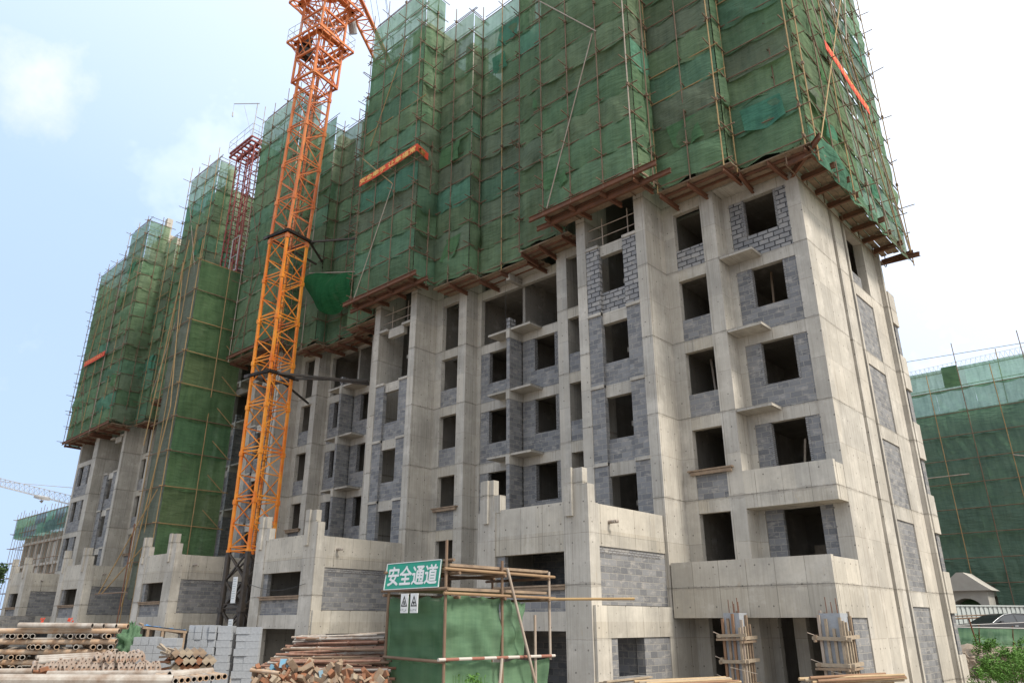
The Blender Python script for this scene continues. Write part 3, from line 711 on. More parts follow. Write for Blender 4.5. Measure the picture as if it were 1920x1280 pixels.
ZB = 17.55
scA = thing('scaffold', 'large rusty tube scaffold hung with patched green netting round the right part of the building', 'scaffold', (-7.0, 22, ZB))
PA = [(-7.0, 34.2, 16.9, 40, None), (-7.0, 23.1, ZB, 41, None), (-9.7, 23.1, ZB, 40, None), (-9.7, 22.35, ZB, 41, None), (-12.65, 22.35, ZB, 40, None),
      (-12.65, 20.95, 17.8, 41, None), (-17.3, 20.95, ZB, 36.5, 2), (-17.3, 22.35, ZB, 35.2, 2), (-19.9, 22.35, ZB, 33.9, 1), (-19.9, 23.1, ZB, 33.4, 1), (-23.3, 23.1, ZB, 33.4, 1),
      (-23.3, 22.35, ZB, 33.6, 1), (-25.8, 22.35, ZB, 35.9, 2), (-25.8, 20.95, ZB + .25, 36.0, 2), (-30.7, 20.95, ZB, 34, 1), (-30.7, 22.35, ZB - .3, 33.0, 1), (-33.1, 22.35, ZB - .3, 32.6, 1),
      (-33.1, 23.1, ZB - .3, 32.4, 1), (-36.3, 23.1, ZB - .3, 32.4, 1), (-36.3, 22.35, ZB - .3, 33.2, 1), (-38.5, 22.35, ZB - .3, 35.4, 2), (-38.5, 20.95, ZB, 35.8, 2), (-43.7, 20.95, ZB, 34, 1), (-43.7, 23.6, 0, 0, None)]
V = Vector
brA = [(V((-17.0, 20.72, 17.7)), V((-14.3, 20.72, 25.2))), (V((-17.2, 20.72, 29.0)), V((-14.1, 20.72, 25.2))), (V((-30.3, 20.72, 17.6)), V((-27.6, 20.72, 23.5))), (V((-30.6, 20.72, 26.5)), V((-27.6, 20.72, 23.5))),
       (V((-43.3, 20.72, 17.6)), V((-41.0, 20.72, 23.0))), (V((-43.3, 20.72, 28.6)), V((-41.0, 20.72, 23.0))), (V((-29.9, 20.72, 27)), V((-27.2, 20.72, 33))), (V((-17.1, 20.7, 29)), V((-14, 20.7, 36)))]
for k, yy in enumerate([25.0, 26.6, 28.2, 29.8, 31.2]): brA.append((V((-6.74, yy + 2.6, 17.1)), V((-6.74, yy - 1.4, 26.5)))); brA.append((V((-6.74, yy - 1.2, 26.5)), V((-6.74, yy + 2.8, 37))))
brA += [(V((-6.7, 23.5, 17.6)), V((-6.7, 33.5, 34.5))), (V((-6.7, 33.4, 17.0)), V((-6.7, 27.0, 30.5)))]

scB = thing('scaffold', 'smaller green netted tube scaffold round the far left end of the building', 'scaffold', (-60, 21, 16.8))
PB = [(-49.4, 24.0, 17.1, 33, 1), (-49.4, 22.35, 17.1, 33.4, 1), (-50.3, 22.35, 17.1, 35.6, 2), (-50.3, 20.95, 17.1, 35.8, 2), (-55.2, 20.95, 17.1, 33.4, 1), (-55.2, 22.35, 16.9, 33, 1), (-57.3, 22.35, 16.9, 32.4, 1), (-57.3, 23.1, 16.9, 32.2, 1),
      (-59.8, 23.1, 16.9, 32.2, 1), (-59.8, 22.35, 16.7, 33, 1), (-61.9, 22.35, 16.7, 34.6, 2), (-61.9, 20.6, 16.55, 34.6, 1), (-65.8, 20.6, 16.45, 32.4, 1), (-71.9, 20.6, 16.3, 31.6, 1), (-71.9, 33, 0, 0, None)]
brB = [(V((-71.0, 20.36, 16.6)), V((-68.5, 20.36, 30.5))), (V((-67.8, 20.36, 17)), V((-70.8, 20.36, 24))), (V((-55, 20.7, 17.4)), V((-51.2, 20.7, 27))), (V((-54.6, 20.7, 34)), V((-51, 20.7, 26)))]
scaffold(scA, PA, braces=brA)
scaffold(scB, PB, braces=brB)

def decks(root, poly, wallmap):
    """plank decks and cantilevered I-beams that carry each scaffold face"""
    for i in range(len(poly) - 1):
        x0, y0, z0 = poly[i][:3]; x1, y1 = poly[i + 1][:2]
        if abs(x0 - x1) < .2: continue
        yw = wallmap(y0)
        b = B(); n_ = max(3, round((yw - y0) / .27)); wd = (yw - y0) / n_
        for k in range(n_):
            ya = y0 + .02 + k * wd; t = random.uniform(-.03, .03)
            b.box(x0 - (x0 < x1) * 0 + .1, x1 - .1, ya, ya + wd - .02, z0 - .20 + t, z0 - .15 + t)
        b.obj('deck', M['plank'], root)
        b = B(); b.box(x0 + .05, x1 - .05, y0 + .3, y0 + .36, z0 - .3, z0 - .21); b.box(x0 + .05, x1 - .05, yw - .5, yw - .44, z0 - .3, z0 - .21); b.obj('deck_bearer', M['rust'], root)
        L_ = abs(x1 - x0); nb = max(1, round(L_ / 1.7))
        for k in range(nb + (1 if L_ > 2.5 else 0)):
            x = x0 + (x1 - x0) * ((k + .12) / nb if L_ > 2.5 else .5); x = max(min(x, max(x0, x1) - .1), min(x0, x1) + .1)
            ibeam(root, (x, y0 - .10, z0 - .40), (x + random.uniform(-.15, .15), yw + .02, z0 - .42))
def ibeam(root, p, q, h=.17, name='bracket_beam'):
    b = B(); p = V(p); q = V(q)
    b.obox(p + V((0, 0, h / 2)), q + V((0, 0, h / 2)), .11, .012); b.obox(p - V((0, 0, h / 2)), q - V((0, 0, h / 2)), .11, .012); b.obox(p, q, .014, h - .012)
    b.obj(name, M['rust'], root)
wm = lambda y: YC - .02 if y < 21.2 else (YB - .02 if y < 22.6 else YA - .02)
decks(scA, PA[1:], wm); decks(scB, PB, wm)
# right-hand side deck
b = B()
for k in range(4): b.box(-7.98 + k * .26, -7.75 + k * .26, 23.2, 33.9, ZB - .24 + (k % 2) * .03, ZB - .19 + (k % 2) * .03)
b.obj('deck', M['plank'], scA)
for k in range(9): y = 23.4 + k * 1.32; ibeam(scA, (-6.82 + .07 * (k % 3), y, ZB - .42), (-8.05, y + .1, ZB - .42), .2)
ibeam(scA, (-6.5, 22.7, ZB - .38), (-8.3, 24.5, ZB - .38), .2)
ibeam(scA, (-6.4, 33.7, ZB - .7), (-8.2, 34.3, ZB - .35), .2)
# long edge beams in front of the stair bays
for xa, xb in [(-11.75, -18.0), (-25.3, -31.3), (-38.2, -43.95)]:
    ibeam(scA, (xa, 20.74, ZB - .02), (xb, 20.74, ZB - .02), .2, 'edge_beam'); ibeam(scA, (xa + .3, 21.25, ZB - .24), (xb, 21.25, ZB - .24), .18, 'edge_beam')
ibeam(scB, (-61.8, 20.4, 16.45), (-72.1, 20.4, 16.25), .2, 'edge_beam')
# torn sheet sagging behind the crane, planks laid over
b = B(); b.c = []
nu, nv = 22, 12
for iv in range(nv + 1):
    for iu in range(nu + 1):
        f, v = iu / nu, iv / nv
        x = -36.6 + 4.6 * f; zt = 21.6 - 1.5 * f; zbm = 20.0 - 1.5 * math.sin(f * math.pi * .9) - .6 * f
        b.v.append((x, 21.9 - .5 * math.sin(math.pi * v) - .15 * math.sin(9 * f + 5 * v), zt + (zbm - zt) * v)); b.c.append((.03, .15, .06, 1))
for iv in range(nv):
    for iu in range(nu):
        i = iv * (nu + 1) + iu; b.f.append((i, i + 1, i + nu + 2, i + nu + 1)); b.mi.append(0); b.uv += [(b.v[k][0], b.v[k][2]) for k in (i, i + 1, i + nu + 2, i + nu + 1)]
b.obj('hanging_net', M['net'], scA, 'loose net sagging in a hammock from a pole', smooth=True)
b = B(); b.tube((-37.0, 21.9, 21.75), (-31.6, 21.85, 20.05), .03); b.obj('rail', M['pole_pale'], scA)

# ------------------------------------------------------------------ banners
def text_faces(body, size, bold=0.0):
    cu = bpy.data.curves.new('t', 'FONT'); cu.body = body; cu.size = size; cu.offset = bold; cu.resolution_u = 3
    o = bpy.data.objects.new('t', cu); col.objects.link(o); dg = bpy.context.evaluated_depsgraph_get()
    me = bpy.data.meshes.new_from_object(o.evaluated_get(dg)); bpy.data.objects.remove(o)
    vs = [tuple(v.co) for v in me.vertices]; fs = [tuple(p.vertices) for p in me.polygons]; bpy.data.meshes.remove(me); return vs, fs
def lettering(parent, body, size, org, ux, uy, mat, fit=None, bold=.0, bend=None, name='lettering', fith=None):
    vs, fs = text_faces(body, size, 0)
    x0 = min(v[0] for v in vs); x1 = max(v[0] for v in vs); y0 = min(v[1] for v in vs); y1 = max(v[1] for v in vs)
    kx = fit / (x1 - x0) if fit else 1; ky = fith / (y1 - y0) if fith else kx
    b = B(); ux = V(ux); uy = V(uy); o_ = V(org)
    nrm_ = ux.cross(uy).normalized()
    for ci, (ox_, oy_) in enumerate([(0, 0)] + ([(bold, 0), (-bold, 0), (0, bold), (0, -bold)] if bold else [])):
        i0 = len(b.v)
        for x, y, z in vs:
            X_ = (x - x0) * kx + ox_; Y_ = (y - y0) * ky + oy_; e_ = nrm_ * (.0006 * ci)
            b.v.append(tuple((bend(X_, Y_) if bend else o_ + ux * X_ + uy * Y_) + e_))
        for f in fs: b.f.append(tuple(i + i0 for i in f)); b.mi.append(0); b.uv += [(0, 0)] * len(f)
    return b.obj(name, M[mat], parent)
def strokes(parent, org, ux, uy, length, h, n, mat, rs=3):
    """characters too small or too oblique to read: short brush strokes in character-sized cells"""
    rr = random.Random(rs); b = B(); org = V(org); ux = V(ux).normalized(); uy = V(uy).normalized(); cw = length / n; nn_ = ux.cross(uy) * .001
    for i in range(n):
        for k in range(6):
            hz_ = k % 2; u0 = i * cw + cw * rr.uniform(.08, .4); v0 = h * rr.uniform(.05, .8); a = cw * rr.uniform(.3, .5) if hz_ else cw * .07; c = h * .09 if hz_ else h * rr.uniform(.2, .5); c = min(c, h - v0)
            o_ = org + nn_ * k; b.quad([o_ + ux * u0 + uy * v0, o_ + ux * (u0 + a) + uy * v0, o_ + ux * (u0 + a) + uy * (v0 + c), o_ + ux * u0 + uy * (v0 + c)])
    return b.obj('lettering', M[mat], parent)
def strip(name, path, h, label):
    """path: list of points (lower edge), height h"""
    th = thing(name, label, 'banner', tuple(path[0])); b = B()
    for a, c in zip(path[:-1], path[1:]):
        a = V(a); c = V(c); b.quad([a, c, c + V((0, 0, h)), a + V((0, 0, h))])
        n_ = (c - a).cross(V((0, 0, 1))).normalized() * -.012; b.quad([a + V((0, 0, h)) + n_, c + V((0, 0, h)) + n_, c + n_, a + n_])
    b.obj('cloth', M['red'], th); return th
p1 = [(-30.5, 20.60, 24.52), (-29.0, 20.56, 24.44), (-27.4, 20.58, 24.5), (-25.56, 20.60, 24.58), (-25.52, 21.35, 24.32)]
t1 = strip('banner', p1, .44, 'red cloth banner with yellow characters tied across the middle netted bay')
def bend1(x, y):
    X_ = -30.35 + x
    z = 24.56 + y - .05 * math.sin(x / 5 * math.pi)
    return V((X_, 20.53, z)) if X_ < -25.56 else V((-25.50, 20.58 + (X_ + 25.56), z - (X_ + 25.56) * .3))
lettering(t1, '安全牵手 让幸福常有', .5, (0, 0, 0), (1, 0, 0), (0, 0, 1), 'gold', fit=5.35, fith=.33, bold=.012, bend=bend1)
b = B()
for k, y in enumerate([26.2 + .5 * i for i in range(11)]): pass
p2 = [(-6.66, 26.1, 23.30), (-6.64, 27.4, 23.16), (-6.66, 28.8, 23.02), (-6.64, 30.0, 22.90), (-6.66, 31.2, 22.95)]
t2 = strip('banner', p2, .46, 'faded red banner seen edge-on, strung along the right-hand netted face')
strokes(t2, (-6.60, 26.3, 23.20), (0, 1, -.07), (0, 0, 1), 4.7, .32, 12, 'gold')
p3 = [(-70.1, 20.2, 22.85), (-68.6, 20.18, 22.80), (-67.0, 20.18, 22.78), (-65.4, 20.2, 22.80)]
t3 = strip('banner', p3, .45, 'small distant red and yellow banner on the far left netted tower')
strokes(t3, (-69.9, 20.14, 22.88), (1, 0, -.01), (0, 0, 1), 4.3, .32, 10, 'gold')

# ------------------------------------------------------------------ hoist scaffold (netted shaft standing on the ground) and red hoist masts
hs = thing('hoist_scaffold', 'tall netted scaffold shaft standing from the ground between the two netted towers', 'scaffold', (-44.8, 18.5, GZ))
rows = [4.9 + 2.12 * k for k in range(10)]; ZT = 24.0; rows = [r_ for r_ in rows if r_ < ZT - .8] + [ZT]
TT = TINTS[:]; TINTS[:] = [(.125, .215, .105), (.140, .200, .100), (.115, .225, .115)]; TW2 = TW[:]; TW[:] = [1, 1, 1]
b = net_face((-44.8, 22.1, 0), (-44.8, 18.5, 0), 4.9, ZT, (1, 0, 0), [3.0] + rows); b.obj('net_sheet', M['net'], hs, smooth=True)
TINTS[:] = TT; TW[:] = TW2
b = B(); b.c = None
bb = net_face((-44.8, 18.5, 0), (-47.3, 18.5, 0), 4.9, ZT, (0, -1, 0), [3.0] + rows); bb.obj('net_sheet', M['net_grey'], hs, 'grey loose-weave mesh on the narrow front face', smooth=True)
bb = net_face((-47.3, 18.5, 0), (-47.3, 22.1, 0), 4.9, ZT, (-1, 0, 0), [3.0] + rows); bb.obj('net_sheet', M['net_grey'], hs, smooth=True)
for r_ in rows:
    B().tube((-44.6, 18.1, r_), (-44.62, 22.4, r_ + random.uniform(-.1, .1)), .03).obj('rail', M[random.choice(['pole_tan', 'pole', 'pole'])], hs)
    B().tube((-44.2, 18.32, r_), (-47.9, 18.32, r_ + random.uniform(-.1, .1)), .03).obj('rail', M['pole'], hs)
for x, y in [(-44.62, 18.3), (-46.0, 18.3), (-47.35, 18.3), (-44.62, 20.4)]:
    B().tube((x, y, GZ if x < -44.7 else 2.0), (x + random.uniform(-.1, .1), y, ZT + random.uniform(.5, 4)), .03).obj('pole', M['pole_tan'], hs)
B().tube((-47.2, 18.2, 2.5), (-45.1, 18.2, 14), .035).obj('brace', M['pole_tan'], hs); B().tube((-45.1, 18.2, 14), (-46.9, 18.2, 24), .035).obj('brace', M['pole_tan'], hs)
B().tube((-47.9, 18.1, 12), (-46.4, 18.1, 26), .035).obj('brace', M['pole_tan'], hs)
B().tube((-45.2, 18.3, 9), (-48.8, 17.4, 3.2), .035).obj('brace', M['pole_tan'], hs); B().tube((-45.3, 18.3, 6), (-48.3, 17.4, 3.2), .035).obj('brace', M['pole_tan'], hs)
B().tube((-45.0, 17.5, 3.2), (-49.3, 17.4, 3.2), .035).obj('rail', M['pole'], hs); B().tube((-45.9, 17.6, GZ), (-45.8, 17.6, 7), .035).obj('pole', M['rust'], hs)
for k in range(6):
    z = 8 + 2.12 * k; B().tube((-44.55, 20.9, z), (-44.55, 22.1, z - 1.0), .028).obj('brace', M['pole_tan'], hs)

ht = thing('construction_hoist', 'tall red lattice hoist masts with a work platform and davit on top', 'hoist', (-45, 20.5, 20))
def lattice(x, y, w_, z0, z1, st, r=.035, d_=None):
    b = B(); d_ = d_ or w_
    cs = [(x, y), (x + w_, y), (x + w_, y + d_), (x, y + d_)]
    for c in cs: b.tube((c[0], c[1], z0), (c[0], c[1], z1), r, 5)
    z = z0; k = 0
    while z < z1:
        for i in range(4):
            a, c = cs[i], cs[(i + 1) % 4]; b.tube((a[0], a[1], z), (c[0], c[1], z), r * .7, 4)
            if (k + i) % 4 == 1: b.tube((a[0], a[1], z), (c[0], c[1], min(z1, z + st)), r * .55, 4)
        z += st; k += 1
    return b
for x, y in [(-48.0, 21.2), (-46.1, 21.2)]: lattice(x, y, .75, 23.0, 35.2, .78, .05).obj('mast', M['hoist'], ht)
_n0 = set(bpy.data.objects.keys())
b = B()
for z in (34.0, 34.35):
    for y in (19.8, 21.2): b.obox((-47.0, y, z), (-43.7, y, z), .12, .14)
    for k in range(7): b.obox((-47.0 + k * .55, 19.8, z), (-47.0 + k * .55, 21.2, z), .08, .1)
b.obox((-47.0, 20.5, 34.2), (-43.7, 20.5, 34.2), .2, .25); b.obj('platform', M['hoist'], ht)
b = B(); P_ = [(-47.1, 19.7), (-43.6, 19.7), (-43.6, 21.3), (-47.1, 21.3)]
for i in range(4):
    a, c = P_[i], P_[(i + 1) % 4]
    for z in (34.9, 35.4): b.tube((a[0], a[1], z), (c[0], c[1], z), .018, 4)
    for t in (0, .33, .66): b.tube((a[0] + (c[0] - a[0]) * t, a[1] + (c[1] - a[1]) * t, 34.4), (a[0] + (c[0] - a[0]) * t, a[1] + (c[1] - a[1]) * t, 35.4), .018, 4)
b.obj('railing', M['white_steel'], ht)
b = B(); b.tube((-44.1, 20.0, 34.4), (-44.0, 20.0, 37.6), .035, 5); b.tube((-44.1, 20.0, 34.4), (-45.4, 19.6, 37.9), .02, 4); b.tube((-43.7, 20.0, 37.4), (-46.3, 19.2, 38.3), .035, 5); b.tube((-46.3, 19.2, 38.3), (-46.3, 19.2, 37.5), .012, 4); b.tube((-46.3, 19.2, 37.5), (-46.25, 19.2, 37.1), .06, 6); b.obj('davit', M['white_steel'], ht)
b = B(); b.box(-44.9, -43.9, 20.2, 21.0, 23.6, 23.7)
for x in (-44.9, -43.9):
    for y in (20.1, 21.0): b.tube((x, y, 23.6), (x, y, 26.2), .04, 5)
for z in (24.7, 26.2):
    b.tube((-44.9, 20.1, z), (-43.9, 20.1, z), .035, 5); b.tube((-43.9, 20.1, z), (-43.9, 21, z), .035, 5)
b.obj('cage', M['white_steel'], ht)
for z in (27, 30, 33):
    b = B(); b.tube((-44.2, 20.9, z), (-42.6, 22.8, z - .2), .03, 5); b.tube((-44.2, 20.3, z), (-41.0, 20.8, z), .028, 5); b.obj('tie_rod', M['pole'], ht)

for o in [o for o in bpy.data.objects if o.name not in _n0 and o.type == 'MESH']:
    o.data.transform(Matrix.Translation((-1.55, 1.05, 1.05)))
# ------------------------------------------------------------------ tower crane
TH = R(-10); WM = 1.47
cr = thing('tower_crane', 'orange lattice tower crane mast on a black base, climbing cage and walkways at the top', 'crane', (-35.2, 19.8, GZ))
cF = V((-34.95, 19.0, 0)); ex = V((-math.cos(TH), math.sin(TH), 0)); ey = V((math.sin(TH), math.cos(TH), 0))
def CP(a, c, z): return cF + ex * a * WM + ey * c * WM + V((0, 0, z))
CN = [(0, 0), (1, 0), (1, 1), (0, 1)]
def section(z0, z1, leg, name, mat, heavy=False):
    b = B(); zm = (z0 + z1) / 2
    for a, c in CN: b.obox(CP(a, c, z0), CP(a, c, z1), leg, leg, up=ey)
    for i in range(4):
        a, c = CN[i], CN[(i + 1) % 4]
        for z in (z0 + .07, z0 + .26): b.obox(CP(*a, z), CP(*c, z), .05, .06)
        if heavy:
            b.obox(CP(*a, z0), CP(*c, zm), .08, .08); b.obox(CP(*c, z0), CP(*a, zm), .08, .08); b.obox(CP(*a, zm), CP(*c, z1), .08, .08); b.obox(CP(*c, zm), CP(*a, z1), .08, .08)
        else:
            b.obox(CP(*a, z0 + .25), CP(*c, zm + .15), .04, .055); b.obox(CP(*c, zm + .15), CP(*a, z1), .04, .055)
            if i % 2: b.obox(CP(*a, zm + .15), CP(*c, zm + .15), .05, .05)
    for a, c in CN: b.obox(CP(a, c, z0 - .12), CP(a, c, z0 + .12), leg * 1.45, leg * 1.45, up=ey)
    b.obj(name, M[mat], cr)
section(GZ, 2.2, .22, 'base_section', 'black', True); section(2.2, 4.9, .20, 'base_section', 'black', True)
z = 4.9; k = 0
while z < 33: section(z, z + 2.5, .135, 'mast_section', 'orange' if k < 7 else 'orange_red'); z += 2.5; k += 1
b = B()
for s_ in (-.18, .18): b.tube(CP(.45, .5, 3) + ex * s_, CP(.45, .5, 34) + ex * s_, .018, 4)
z = 3.0
while z < 34: b.tube(CP(.45, .5, z) + ex * -.18, CP(.45, .5, z) + ex * .18, .012, 4, False); z += .3
b.obj('ladder', M['black'], cr)
b = B()    # safety hoops round the ladder, every half metre
z = 3.5
while z < 33:
    pr = None
    for t in range(7):
        an = math.pi * t / 6; q = CP(.45, .5, z) + ex * (.3 * math.cos(an)) - ey * (.45 * math.sin(an))
        if pr is not None: b.tube(pr, q, .01, 3, False)
        pr = q
    z += .6
b.obj('ladder_hoops', M['black'], cr)
# climbing cage
e = .24
def CQ(a, c, z): return cF + ex * ((a - .5) * (WM + 2 * e) + WM / 2) + ey * ((c - .5) * (WM + 2 * e) + WM / 2) + V((0, 0, z))
b = B()
for a, c in CN: b.obox(CQ(a, c, 33.3), CQ(a, c, 41.5), .12, .12, up=ey)
zz = [33.4, 35.2, 36.6, 38.2, 39.6, 41.4]
for z0, z1 in zip(zz[:-1], zz[1:]):
    for i in range(4):
        a, c = CN[i], CN[(i + 1) % 4]; b.obox(CQ(*a, z0), CQ(*c, z0), .12, .12); b.obox(CQ(*a, z0), CQ(*c, z1), .06, .07)
        b.obox(CQ(*c, z0), CQ(*a, z1), .05, .05)
b.obj('climbing_frame', M['orange_red'], cr)
def walkway(z, ext, railh=1.0):
    def CR(a, c, zz_, x=0): return cF + ex * ((a - .5) * (WM + 2 * (ext + x)) + WM / 2) + ey * ((c - .5) * (WM + 2 * (ext + x)) + WM / 2) + V((0, 0, zz_))
    b = B()
    for i in range(4):
        a, c = CN[i], CN[(i + 1) % 4]
        b.obox(CR(*a, z), CR(*c, z), .08, .14); b.obox(CR(*a, z, -ext * .6), CR(*c, z, -ext * .6), .07, .12)
        b.obox(CR(*a, z + .02, -ext * .45), CR(*c, z + .02, -ext * .45), ext * .3, .03)
        for t in (.1, .35, .65, .9):
            b.obox(CR(*a, z).lerp(CR(*c, z), t), CR(*a, z, -ext * .7).lerp(CR(*c, z, -ext * .7), t), .06, .1)
            b.obox(CR(*a, z).lerp(CR(*c, z), t), CR(*a, z - 1.0, -ext * .8).lerp(CR(*c, z - 1.0, -ext * .8), t), .05, .05)
    wk_ = b.obj('walkway', M['orange_red'], cr)
    b = B()
    for i in range(4):
        a, c = CN[i], CN[(i + 1) % 4]
        for h_ in (railh * .5, railh): b.tube(CR(*a, z + h_), CR(*c, z + h_), .018, 4)
        for t in (0, .2, .4, .6, .8): b.tube(CR(*a, z).lerp(CR(*c, z), t), CR(*a, z + railh).lerp(CR(*c, z + railh), t), .016, 4)
    b.obj('railing', M['white_steel'], wk_)
walkway(36.3, .75); walkway(39.4, .95, 1.1)
b = B(); b.box(-36.9, -36.3, 18.6, 19.4, 35.6, 36.2); b.box(-36.6, -36.2, 18.7, 19.2, 36.35, 37.0); b.obj('motor_box', M['dark'], cr)
b = B()
for z in (36.9, 37.7): 
    for t in (.3,): b.obox(CP(t, 0, z), CP(t, 1, z), .14, .16)
b.obj('guide_shoe', M['orange_red'], cr); b = B(); b.tube(CP(.5, .5, 40.6), CP(.5, .5, 41.6), .8, 20); b.obj('slewing_ring', M['orange_red'], cr)
# counter-jib reaching back over the building
jp = lambda s_, t, dz: V((-33.4, 20.3, 40 + dz)).lerp(V((-40.6, 31.6, 40 + dz)), t) + V((.72, .46, 0)) * s_
b = B()
for s_ in (-.1, 1.15): b.obox(jp(s_, 0, 0), jp(s_, 1, 0), .14, .18); 
b.obox(jp(.5, 0, 1.0), jp(.5, 1, 1.0), .1, .1)
for k in range(14):
    t0, t1 = k / 14, (k + 1) / 14
    b.obox(jp(-.1, t0, 0), jp(1.15, t0, 0), .07, .07); b.obox(jp(-.1, t0, 0), jp(1.15, t1, 0), .05, .05); b.obox(jp(1.15, t0, 0), jp(-.1, t1, 0), .045, .045)
    b.obox(jp(-.1, t0, 0), jp(.5, t1, 1.0), .045, .045); b.obox(jp(1.15, t0, 0), jp(.5, t1, 1.0), .045, .045)
cj_ = b.obj('counter_jib', M['orange_red'], cr)
b = B(); b.obox(jp(.2, .55, -.5), jp(.9, .78, -.3), .9, .7); b.obj('counterweight', M['rust'], cj_)
b = B(); b.tube(jp(-.3, .12, -.1), jp(-.3, .16, -.9), .28, 12); b.obj('floodlight', M['white_steel'], cj_)
b = B()
for s_, t0 in ((-.1, .55), (.3, .6), (1.15, .62), (1.3, .5)): b.tube(jp(s_, 0, 9), jp(s_, t0, 0), .014, 4)
b.obj('pendant_cable', M['dark'], cr)
# wall ties
def tie(z, ends):
    b = B(); o_ = .12
    Q = lambda a, c: cF + ex * ((a - .5) * (WM + 2 * o_) + WM / 2) + ey * ((c - .5) * (WM + 2 * o_) + WM / 2) + V((0, 0, z))
    for i in range(4): b.obox(Q(*CN[i]), Q(*CN[(i + 1) % 4]), .10, .17)
    b.obox(Q(0, 0), Q(0, 0) + ex * -.0 + (Q(0, 1) - Q(0, 0)) * 1.15, .10, .17); b.obox(Q(0, 0), Q(0, 0) + (Q(1, 0) - Q(0, 0)) * 1.2, .10, .17)
    b.obj('tie_collar', M['black'], cr)
    for p, q in ends: B().obox(Q(*p), q, .09, .10).obj('tie_arm', M['black'], cr)
tie(22.7, [((0, 1), V((-32.7, 22.2, 22.7))), ((0, 1), V((-36.6, 22.7, 22.4))), ((1, 1), V((-36.8, 22.9, 22.3)))])
tie(14.2, [((0, 1), V((-32.35, 23.5, 14.2))), ((0, .3), V((-32.4, 23.7, 14.0))), ((0, .3), V((-32.2, 23.9, 14.1))), ((.6, 1), V((-38.2, 23.5, 14.0)))])
for o in [o for o in bpy.data.objects if o.type == 'MESH' and (o.parent == cr or (o.parent and o.parent.parent == cr))]:
    if o.name.split('.')[0] in ('tie_arm', 'counter_jib', 'counterweight', 'floodlight', 'pendant_cable'): continue
    for v_ in o.data.vertices:                       # the free length above the top tie stands slightly out of plumb
        h_ = v_.co.z + GZ - 20
        if h_ > 0: v_.co.x += min(.068 * h_, .012 * h_ * h_)
# notice boards tied to the crane foot
for (x, y, z, h_) in [(-35.35, 18.72, 3.1, 1.2), (-35.3, 18.72, 1.35, .85)]:
    q = thing('notice_board', 'tall white notice panel tied high on the black crane foot' if h_ > 1 else 'shorter white notice panel tied near the bottom of the black crane foot', 'sign', (x, y, z), 'notice panels on the crane foot')
    b = B(); b.box(x - .21, x + .21, y, y + .02, z - h_ / 2, z + h_ / 2); b.obj('panel', M['white'], q)
    b = B()
    for k in range(int(h_ / .11) - 1):
        w_ = random.uniform(.2, .34); b.box(x - .17, x - .17 + w_, y - .004, y - .001, z + h_ / 2 - .12 - k * .11, z + h_ / 2 - .085 - k * .11)
    b.obj('print_lines', M['hoarding'], q)

# ------------------------------------------------------------------ safety passage (netted tunnel of scaffold tube)
tn = thing('safety_passage', 'netted scaffold passage of rusty tubes with plank roof leading to the nearest entrance', 'walkway', (-10.14, 9.36, GZ))
XR, XL, Y0, Y1 = -10.14, -11.74, 9.36, 12.2
def tb(n_, p, q, m='pole', r=.027): B().tube(p, q, r, 8).obj(n_, M[m], tn)
tb('pole', (XR + .01, Y0, GZ), (XR - .02, Y0, 3.0)); tb('pole', (XR, 10.82, GZ), (XR, 10.8, 2.72)); tb('pole', (XR, Y1, .93), (XR, Y1, 2.58), 'pole_pale'); tb('pole', (XR, 11.75, GZ), (XR, 11.75, 1.75), 'pole_pale')
tb('pole', (XL, Y0, GZ), (XL, Y0, 2.25)); tb('pole', (XL, 10.9, GZ), (XL, 10.9, 2.6)); tb('pole', (XL, Y1, GZ), (XL, Y1, 2.6))
for z, m in ((2.50, 'pole_tan'), (2.09, 'pole_tan')):
    tb('rail', (XR + .05, Y0 - .1, z), (XR + .05, Y1 + .12, z - .02), 'pole_old'); tb('rail', (XL - .04, Y0 - .1, z), (XL - .04, Y1 + .1, z), 'pole')
tb('rail', (XR + .05, Y0 - .18, 1.02), (XR + .05, Y1 + .08, 1.0), 'pole_band'); tb('rail', (XR + .06, Y1 - .08, 2.05), (XR + 1.25, Y1 + 1.2, 2.06), 'pole_tan'); tb('rail', (XL, Y0 - .04, 1.02), (XR, Y0 - .04, .98), 'pole')
tb('rail', (XL - .15, Y0 - .05, 2.17), (XR + .1, Y0 - .05, 2.17)); tb('rail', (XL - .1, Y0 + .1, 2.62), (XR + .08, Y0 + .1, 2.66), 'pole')
tb('brace', (XR + .09, 10.85, 2.58), (XR + .22, 11.9, GZ), 'pole_pale'); tb('brace', (XR + .1, 10.7, 1.0), (XR + .15, 10.45, GZ), 'pole_pale')
for y in (9.6, 10.8, 12.1):
    tb('rail', (XL - .1, y, 2.44), (XR + .1, y, 2.44), 'pole'); tb('rail', (XL - .1, y, 2.03), (XR + .1, y, 2.03), 'pole')
for z, y1 in ((2.56, Y1 + .1), (2.15, Y1)):
    b = B()
    for k in range(7): b.box(XL + .02 + k * .225, XL + .21 + k * .225, Y0 + .02 + random.uniform(-.04, .08), y1 + random.uniform(-.1, .12), z + random.uniform(-.01, .01), z + .045)
    b.obj('roof_planks', M['plank'], tn)
